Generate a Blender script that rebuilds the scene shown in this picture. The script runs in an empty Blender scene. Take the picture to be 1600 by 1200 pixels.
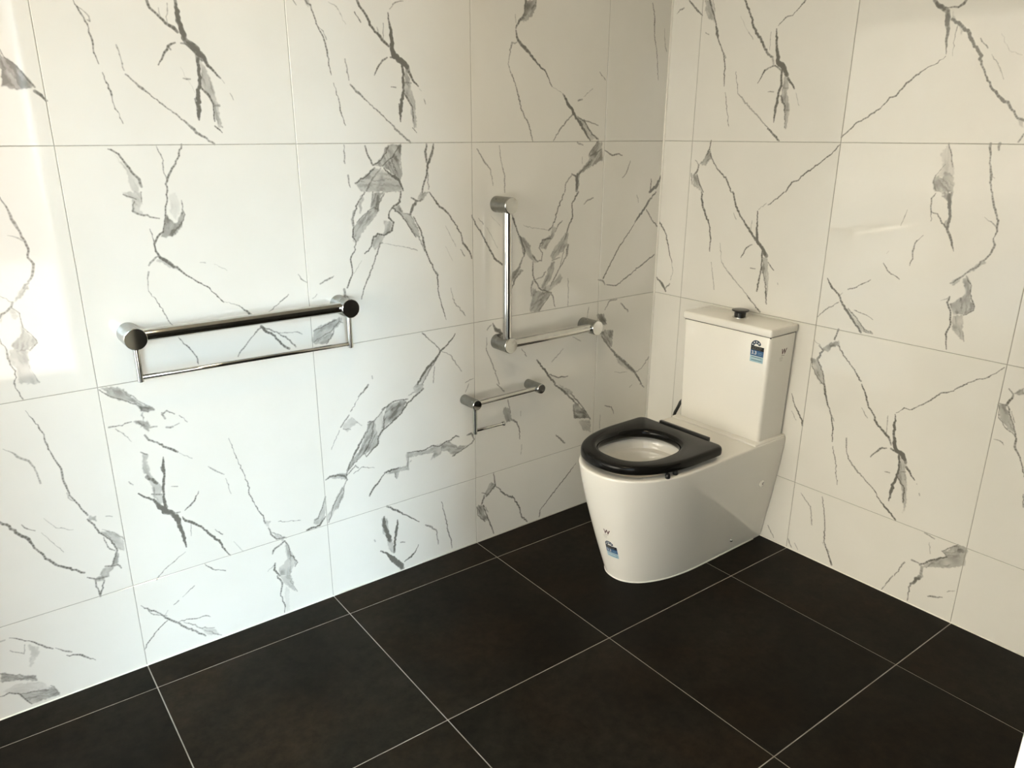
import bpy, bmesh, math, random
import numpy as np
from mathutils import Vector, Matrix

sc = bpy.context.scene
COL = sc.collection
PI = math.pi

# ------------------------------------------------------------------ camera
CAM = Vector((-2.3934, -2.1808, 1.5012))
YAW, PITCH, FPX = 0.9368, -0.327, 1195.58
cd = bpy.data.cameras.new('camera')
cam = bpy.data.objects.new('camera', cd); COL.objects.link(cam)
cd.sensor_width = 36.0; cd.lens = FPX * 36.0 / 1600.0
cd.shift_x = 15.0 / 1600.0; cd.shift_y = 13.57 / 1600.0
cd.clip_start = 0.01; cd.clip_end = 200
_f = Vector((math.cos(PITCH) * math.cos(YAW), math.cos(PITCH) * math.sin(YAW), math.sin(PITCH)))
_r = _f.cross(Vector((0, 0, 1))).normalized(); _u = _r.cross(_f)
cam.matrix_world = Matrix(((_r.x, _u.x, -_f.x, CAM.x), (_r.y, _u.y, -_f.y, CAM.y), (_r.z, _u.z, -_f.z, CAM.z), (0, 0, 0, 1)))
sc.camera = cam

# ------------------------------------------------------------------ sky, daylight, lamp, exposure
SKY = 3.4 / 16
SUN = 185.0 / 16
FILL_LAMP = 44.0 / 16
EXPOSURE = 4.0 - 0.25
w = bpy.data.worlds.new('sky'); sc.world = w; w.use_nodes = True
nt = w.node_tree; nt.nodes.clear()
bg = nt.nodes.new('ShaderNodeBackground'); wo = nt.nodes.new('ShaderNodeOutputWorld')
tc = nt.nodes.new('ShaderNodeTexCoord'); sx = nt.nodes.new('ShaderNodeSeparateXYZ'); rp = nt.nodes.new('ShaderNodeValToRGB')
nt.links.new(tc.outputs['Generated'], sx.inputs[0]); nt.links.new(sx.outputs['Z'], rp.inputs[0])
rp.color_ramp.elements[0].color = (0.86, 0.95, 1.0, 1); rp.color_ramp.elements[1].color = (0.55, 0.75, 1.0, 1)
nt.links.new(rp.outputs[0], bg.inputs[0]); bg.inputs[1].default_value = SKY
nt.links.new(bg.outputs[0], wo.inputs[0])

sd = bpy.data.lights.new('sun', 'SUN'); sd.energy = SUN; sd.angle = math.radians(1.5); sd.color = (1.0, 0.98, 0.94)
so = bpy.data.objects.new('sun', sd); COL.objects.link(so)
so.rotation_euler = Vector((-0.65, -0.48, -0.88)).to_track_quat('-Z', 'Y').to_euler()

# door position (opening in the near wall, the photographer stands in it)
DX0, DX1, DZ, YW, WT = -2.95, -1.885, 2.06, -2.06, 0.15
pdl = bpy.data.lights.new('daylight_portal', 'AREA'); pdl.shape = 'RECTANGLE'; pdl.size = DX1 - DX0; pdl.size_y = DZ
pdl.cycles.is_portal = True
po = bpy.data.objects.new('daylight_portal', pdl); COL.objects.link(po)
po.location = ((DX0 + DX1) / 2, YW - WT - 0.01, DZ / 2); po.rotation_euler = (PI / 2, 0, 0)

# second, wider opening added in the unseen far wall to light the right wall
XB, BY0, BY1, BZ = -4.60, -2.00, -0.12, 2.40
pd2 = bpy.data.lights.new('daylight_portal', 'AREA'); pd2.shape = 'RECTANGLE'; pd2.size = BY1 - BY0; pd2.size_y = BZ
pd2.cycles.is_portal = True
p2 = bpy.data.objects.new('daylight_portal', pd2); COL.objects.link(p2)
p2.location = (XB - 0.13, (BY0 + BY1) / 2, BZ / 2); p2.rotation_euler = (PI / 2, 0, -PI / 2)

vs = sc.view_settings
vs.view_transform = 'Standard'; vs.look = 'None'; vs.gamma = 1.0; vs.use_curve_mapping = False
vs.exposure = EXPOSURE

# ------------------------------------------------------------------ helpers
def link_mesh(name, bm, mats, parent=None, smooth=False, loc=None):
    me = bpy.data.meshes.new(name)
    bm.to_mesh(me); bm.free()
    for m in (mats if isinstance(mats, (list, tuple)) else [mats]): me.materials.append(m)
    if smooth: me.shade_smooth()
    o = bpy.data.objects.new(name, me); COL.objects.link(o)
    if parent is not None: o.parent = parent
    if loc is not None: o.location = loc
    return o

def sharp_by_angle(o, deg=35):
    me = o.data
    bm = bmesh.new(); bm.from_mesh(me)
    lim = math.radians(deg)
    for e in bm.edges:
        if len(e.link_faces) == 2 and e.calc_face_angle(0) > lim: e.smooth = False
    bm.to_mesh(me); bm.free()

def structure(o): o['kind'] = 'structure'; return o

def thing(name, label, cat, loc, rotz):
    o = bpy.data.objects.new(name, None); COL.objects.link(o)
    o.empty_display_size = 0.05
    o.location = loc; o.rotation_euler = (0, 0, rotz)
    o['label'] = label; o['category'] = cat
    return o

def box(bm, lo, hi):
    x0, y0, z0 = lo; x1, y1, z1 = hi
    v = [bm.verts.new(p) for p in ((x0,y0,z0),(x1,y0,z0),(x1,y1,z0),(x0,y1,z0),(x0,y0,z1),(x1,y0,z1),(x1,y1,z1),(x0,y1,z1))]
    fs = [bm.faces.new([v[i] for i in q]) for q in ((0,3,2,1),(4,5,6,7),(0,1,5,4),(1,2,6,5),(2,3,7,6),(3,0,4,7))]
    return v, fs

def round_box(lo, hi, r, seg=3):
    bm = bmesh.new(); box(bm, lo, hi)
    bmesh.ops.bevel(bm, geom=bm.edges[:], offset=r, segments=seg, affect='EDGES', profile=0.5)
    return bm

def tube(bm, pts, r, n=24, caps=True):
    pts = [Vector(p) for p in pts]
    rings = []
    ref = None
    for i, p in enumerate(pts):
        t = (pts[min(i + 1, len(pts) - 1)] - pts[max(i - 1, 0)]).normalized()
        if ref is None: ref = Vector((0, 0, 1)) if abs(t.z) < 0.9 else Vector((1, 0, 0))
        a = t.cross(ref).normalized(); b = a.cross(t).normalized(); ref = b
        rr = r[i] if isinstance(r, (list, tuple)) else r
        rings.append([bm.verts.new(p + a * math.cos(2 * PI * k / n) * rr + b * math.sin(2 * PI * k / n) * rr) for k in range(n)])
    for A, B in zip(rings, rings[1:]):
        for k in range(n): bm.faces.new((A[k], A[(k + 1) % n], B[(k + 1) % n], B[k]))
    if caps:
        bm.faces.new(rings[0][::-1]); bm.faces.new(rings[-1])
    bmesh.ops.recalc_face_normals(bm, faces=bm.faces[:])

def lathe_along(bm, base, axis, prof, n=40):
    """prof: (distance along the axis, radius)"""
    ax = Vector(axis).normalized(); base = Vector(base)
    ref = Vector((0, 0, 1)) if abs(ax.z) < 0.9 else Vector((1, 0, 0))
    a = ax.cross(ref).normalized(); b = a.cross(ax)
    rings = []
    for h, r in prof:
        rings.append([bm.verts.new(base + ax * h + a * math.cos(2 * PI * k / n) * r + b * math.sin(2 * PI * k / n) * r) for k in range(n)])
    for A, B in zip(rings, rings[1:]):
        for k in range(n): bm.faces.new((A[k], A[(k + 1) % n], B[(k + 1) % n], B[k]))
    bm.faces.new(rings[0][::-1]); bm.faces.new(rings[-1])
    bmesh.ops.recalc_face_normals(bm, faces=bm.faces[:])

# ------------------------------------------------------------------ materials
def mat(name, color, rough=0.5, metal=0.0, ior=1.5, coat=0.0):
    m = bpy.data.materials.new(name); m.use_nodes = True
    b = m.node_tree.nodes['Principled BSDF']
    b.inputs['Base Color'].default_value = (*color, 1); b.inputs['Roughness'].default_value = rough
    b.inputs['Metallic'].default_value = metal; b.inputs['IOR'].default_value = ior
    b.inputs['Coat Weight'].default_value = coat; b.inputs['Coat Roughness'].default_value = 0.04
    return m

def add_noise(m, c1, c2, scale, detail=4.0, coords='Object', lo=0.35, hi=0.65, bump=0.0, bscale=None, rough=None):
    """noise-driven mix between two colours, with optional fine bump and roughness variation"""
    n = m.node_tree.nodes; l = m.node_tree.links
    b = n['Principled BSDF']
    t = n.new('ShaderNodeTexCoord'); no = n.new('ShaderNodeTexNoise'); r = n.new('ShaderNodeValToRGB')
    no.inputs['Scale'].default_value = scale; no.inputs['Detail'].default_value = detail
    l.new(t.outputs[coords], no.inputs['Vector']); l.new(no.outputs['Fac'], r.inputs[0])
    r.color_ramp.elements[0].position = lo; r.color_ramp.elements[1].position = hi
    r.color_ramp.elements[0].color = (*c1, 1); r.color_ramp.elements[1].color = (*c2, 1)
    l.new(r.outputs[0], b.inputs['Base Color'])
    if bump:
        n2 = n.new('ShaderNodeTexNoise'); n2.inputs['Scale'].default_value = bscale or scale * 4; n2.inputs['Detail'].default_value = 5
        bp = n.new('ShaderNodeBump'); bp.inputs['Strength'].default_value = bump; bp.inputs['Distance'].default_value = 0.002
        l.new(t.outputs[coords], n2.inputs['Vector']); l.new(n2.outputs['Fac'], bp.inputs['Height']); l.new(bp.outputs[0], b.inputs['Normal'])
    if rough:
        mr = n.new('ShaderNodeMapRange'); mr.inputs['To Min'].default_value = rough[0]; mr.inputs['To Max'].default_value = rough[1]
        l.new(no.outputs['Fac'], mr.inputs['Value']); l.new(mr.outputs[0], b.inputs['Roughness'])
    return r

M = {}
M['ceramic'] = mat('glazed_ceramic', (0.80, 0.765, 0.675), 0.04)
M['ceramic'].node_tree.nodes['Principled BSDF'].inputs['Specular IOR Level'].default_value = 0.75
add_noise(M['ceramic'], (0.87, 0.84, 0.765), (0.885, 0.855, 0.78), 3.0)
M['chrome'] = mat('polished_chrome', (0.70, 0.70, 0.67), 0.05, 1.0)
add_noise(M['chrome'], (0.58, 0.58, 0.555), (0.62, 0.62, 0.595), 40.0)
M['steel'] = mat('brushed_steel', (0.52, 0.52, 0.49), 0.24, 1.0)
add_noise(M['steel'], (0.27, 0.27, 0.25), (0.33, 0.33, 0.31), 60.0, rough=(0.18, 0.32))
M['seat'] = mat('black_seat_plastic', (0.012, 0.012, 0.010), 0.17)
add_noise(M['seat'], (0.0065, 0.0062, 0.0055), (0.0075, 0.0072, 0.0064), 12.0)
M['seat'].node_tree.nodes['Principled BSDF'].inputs['Specular IOR Level'].default_value = 0.20
M['black'] = mat('black_plastic', (0.010, 0.010, 0.009), 0.30)
add_noise(M['black'], (0.008, 0.008, 0.008), (0.013, 0.013, 0.012), 50.0)
M['hose'] = mat('braided_hose', (0.02, 0.02, 0.02), 0.4)
add_noise(M['hose'], (0.008, 0.008, 0.008), (0.06, 0.06, 0.055), 400.0)
M['bead'] = mat('white_silicone', (0.74, 0.72, 0.64), 0.45)
add_noise(M['bead'], (0.82, 0.80, 0.73), (0.86, 0.84, 0.77), 30.0)
M['paint'] = mat('white_wall_paint', (0.80, 0.78, 0.72), 0.6)
add_noise(M['paint'], (0.40, 0.38, 0.33), (0.43, 0.41, 0.36), 6.0, bump=0.05, bscale=300)
M['plaster'] = mat('ceiling_plaster', (0.58, 0.55, 0.48), 0.7)
add_noise(M['plaster'], (0.57, 0.54, 0.47), (0.60, 0.57, 0.50), 6.0)
M['frame'] = mat('white_gloss_frame', (0.82, 0.80, 0.76), 0.3)
add_noise(M['frame'], (0.81, 0.79, 0.75), (0.84, 0.82, 0.78), 10.0)
M['wall_grout'] = mat('wall_grout', (0.36, 0.35, 0.30), 0.8)
add_noise(M['wall_grout'], (0.33, 0.32, 0.27), (0.40, 0.39, 0.34), 60.0)
M['floor_grout'] = mat('floor_grout', (0.36, 0.34, 0.29), 0.8)
add_noise(M['floor_grout'], (0.30, 0.28, 0.23), (0.42, 0.40, 0.35), 14.0)
M['concrete'] = mat('pale_concrete', (0.50, 0.48, 0.44), 0.8)
add_noise(M['concrete'], (0.09, 0.082, 0.070), (0.108, 0.098, 0.085), 4.0)
M['render'] = mat('pinkish_render', (0.60, 0.48, 0.42), 0.8)
add_noise(M['render'], (0.058, 0.044, 0.038), (0.076, 0.058, 0.050), 5.0)
M['door'] = mat('charcoal_laminate', (0.02, 0.02, 0.02), 0.5)
add_noise(M['door'], (0.018, 0.018, 0.018), (0.024, 0.024, 0.023), 8.0)
M['cool_reflector'] = mat('cool_reflector', (0.76, 0.84, 0.90), 0.7)
add_noise(M['cool_reflector'], (0.54, 0.71, 0.86), (0.56, 0.73, 0.88), 2.0)
M['warm_reflector'] = mat('warm_reflector', (0.85, 0.80, 0.70), 0.7)
add_noise(M['warm_reflector'], (0.27, 0.25, 0.208), (0.285, 0.263, 0.22), 2.0)
M['water'] = mat('water', (0.75, 0.78, 0.74), 0.02, ior=1.33)
M['water'].node_tree.nodes['Principled BSDF'].inputs['Transmission Weight'].default_value = 0.7
M['lamp'] = mat('fill_diffuser', (0.9, 0.88, 0.8), 0.5)
for nm, c in (('lab_white', (0.75, 0.75, 0.72)), ('lab_navy', (0.012, 0.035, 0.075)), ('lab_black', (0.008, 0.010, 0.014)),
              ('lab_blue', (0.045, 0.12, 0.26)), ('lab_pale', (0.36, 0.55, 0.62)), ('lab_red', (0.06, 0.008, 0.007)), ('lab_grey', (0.36, 0.34, 0.29))):
    M[nm] = mat(nm, c, 0.35)
    add_noise(M[nm], tuple(v * 0.96 for v in c), tuple(min(1, v * 1.04) for v in c), 200.0)

def floor_tile_material():
    m = mat('charcoal_porcelain', (0.02, 0.02, 0.018), 0.4)
    n = m.node_tree.nodes; l = m.node_tree.links; b = n['Principled BSDF']
    geo = n.new('ShaderNodeNewGeometry'); oi = n.new('ShaderNodeObjectInfo')
    add = n.new('ShaderNodeVectorMath'); add.operation = 'MULTIPLY_ADD'
    l.new(oi.outputs['Random'], add.inputs[0]); add.inputs[1].default_value = (17, 31, 7); l.new(geo.outputs['Position'], add.inputs[2])
    n1 = n.new('ShaderNodeTexNoise'); n1.inputs['Scale'].default_value = 2.2; n1.inputs['Detail'].default_value = 6; n1.inputs['Roughness'].default_value = 0.6
    n1.inputs['Distortion'].default_value = 0.6
    n2 = n.new('ShaderNodeTexNoise'); n2.inputs['Scale'].default_value = 34; n2.inputs['Detail'].default_value = 8; n2.inputs['Roughness'].default_value = 0.7
    n3 = n.new('ShaderNodeTexNoise'); n3.inputs['Scale'].default_value = 3.1; n3.inputs['Detail'].default_value = 3
    for q in (n1, n2, n3): l.new(add.outputs[0], q.inputs['Vector'])
    r1 = n.new('ShaderNodeValToRGB'); r1.color_ramp.elements[0].position = 0.3; r1.color_ramp.elements[1].position = 0.72
    r1.color_ramp.elements[0].color = (0.0075, 0.0066, 0.0048, 1); r1.color_ramp.elements[1].color = (0.0215, 0.0186, 0.0138, 1)
    l.new(n1.outputs['Fac'], r1.inputs[0])
    mx = n.new('ShaderNodeMix'); mx.data_type = 'RGBA'; mx.blend_type = 'MULTIPLY'; mx.inputs['Factor'].default_value = 1.0
    r2 = n.new('ShaderNodeValToRGB'); r2.color_ramp.elements[0].position = 0.3; r2.color_ramp.elements[1].position = 0.75
    r2.color_ramp.elements[0].color = (0.55, 0.55, 0.55, 1); r2.color_ramp.elements[1].color = (1.4, 1.4, 1.4, 1)
    l.new(n2.outputs['Fac'], r2.inputs[0]); l.new(r1.outputs[0], mx.inputs['A']); l.new(r2.outputs[0], mx.inputs['B'])
    mx2 = n.new('ShaderNodeMix'); mx2.data_type = 'RGBA'; mx2.blend_type = 'MULTIPLY'
    r3 = n.new('ShaderNodeValToRGB'); r3.color_ramp.elements[0].position = 0.45; r3.color_ramp.elements[1].position = 0.68
    r3.color_ramp.elements[0].color = (0, 0, 0, 1); r3.color_ramp.elements[1].color = (1, 1, 1, 1)
    l.new(n3.outputs['Fac'], r3.inputs[0]); l.new(r3.outputs[0], mx2.inputs['Factor'])
    l.new(mx.outputs['Result'], mx2.inputs['A']); mx2.inputs['B'].default_value = (1.15, 0.95, 0.80, 1)
    # scattered dust specks
    vo = n.new('ShaderNodeTexVoronoi'); vo.inputs['Scale'].default_value = 9.0
    l.new(add.outputs[0], vo.inputs['Vector'])
    lt = n.new('ShaderNodeMath'); lt.operation = 'LESS_THAN'; lt.inputs[1].default_value = 0.022
    l.new(vo.outputs['Distance'], lt.inputs[0])
    n4 = n.new('ShaderNodeTexNoise'); n4.inputs['Scale'].default_value = 5
    l.new(add.outputs[0], n4.inputs['Vector'])
    gt = n.new('ShaderNodeMath'); gt.operation = 'GREATER_THAN'; gt.inputs[1].default_value = 0.58; l.new(n4.outputs['Fac'], gt.inputs[0])
    mu = n.new('ShaderNodeMath'); mu.operation = 'MULTIPLY'; l.new(lt.outputs[0], mu.inputs[0]); l.new(gt.outputs[0], mu.inputs[1])
    mu2 = n.new('ShaderNodeMath'); mu2.operation = 'MULTIPLY'; mu2.inputs[1].default_value = 0.3; l.new(mu.outputs[0], mu2.inputs[0])
    mx3 = n.new('ShaderNodeMix'); mx3.data_type = 'RGBA'; l.new(mu2.outputs[0], mx3.inputs['Factor'])
    l.new(mx2.outputs['Result'], mx3.inputs['A']); mx3.inputs['B'].default_value = (0.25, 0.24, 0.22, 1)
    l.new(mx3.outputs['Result'], b.inputs['Base Color'])
    mr = n.new('ShaderNodeMapRange'); mr.inputs['To Min'].default_value = 0.36; mr.inputs['To Max'].default_value = 0.52
    l.new(n2.outputs['Fac'], mr.inputs['Value']); l.new(mr.outputs[0], b.inputs['Roughness']); b.inputs['Specular IOR Level'].default_value = 0.06
    bp = n.new('ShaderNodeBump'); bp.inputs['Strength'].default_value = 0.06; bp.inputs['Distance'].default_value = 0.002
    l.new(n2.outputs['Fac'], bp.inputs['Height']); l.new(bp.outputs[0], b.inputs['Normal'])
    return m
M['floor_tile'] = floor_tile_material()

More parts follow.
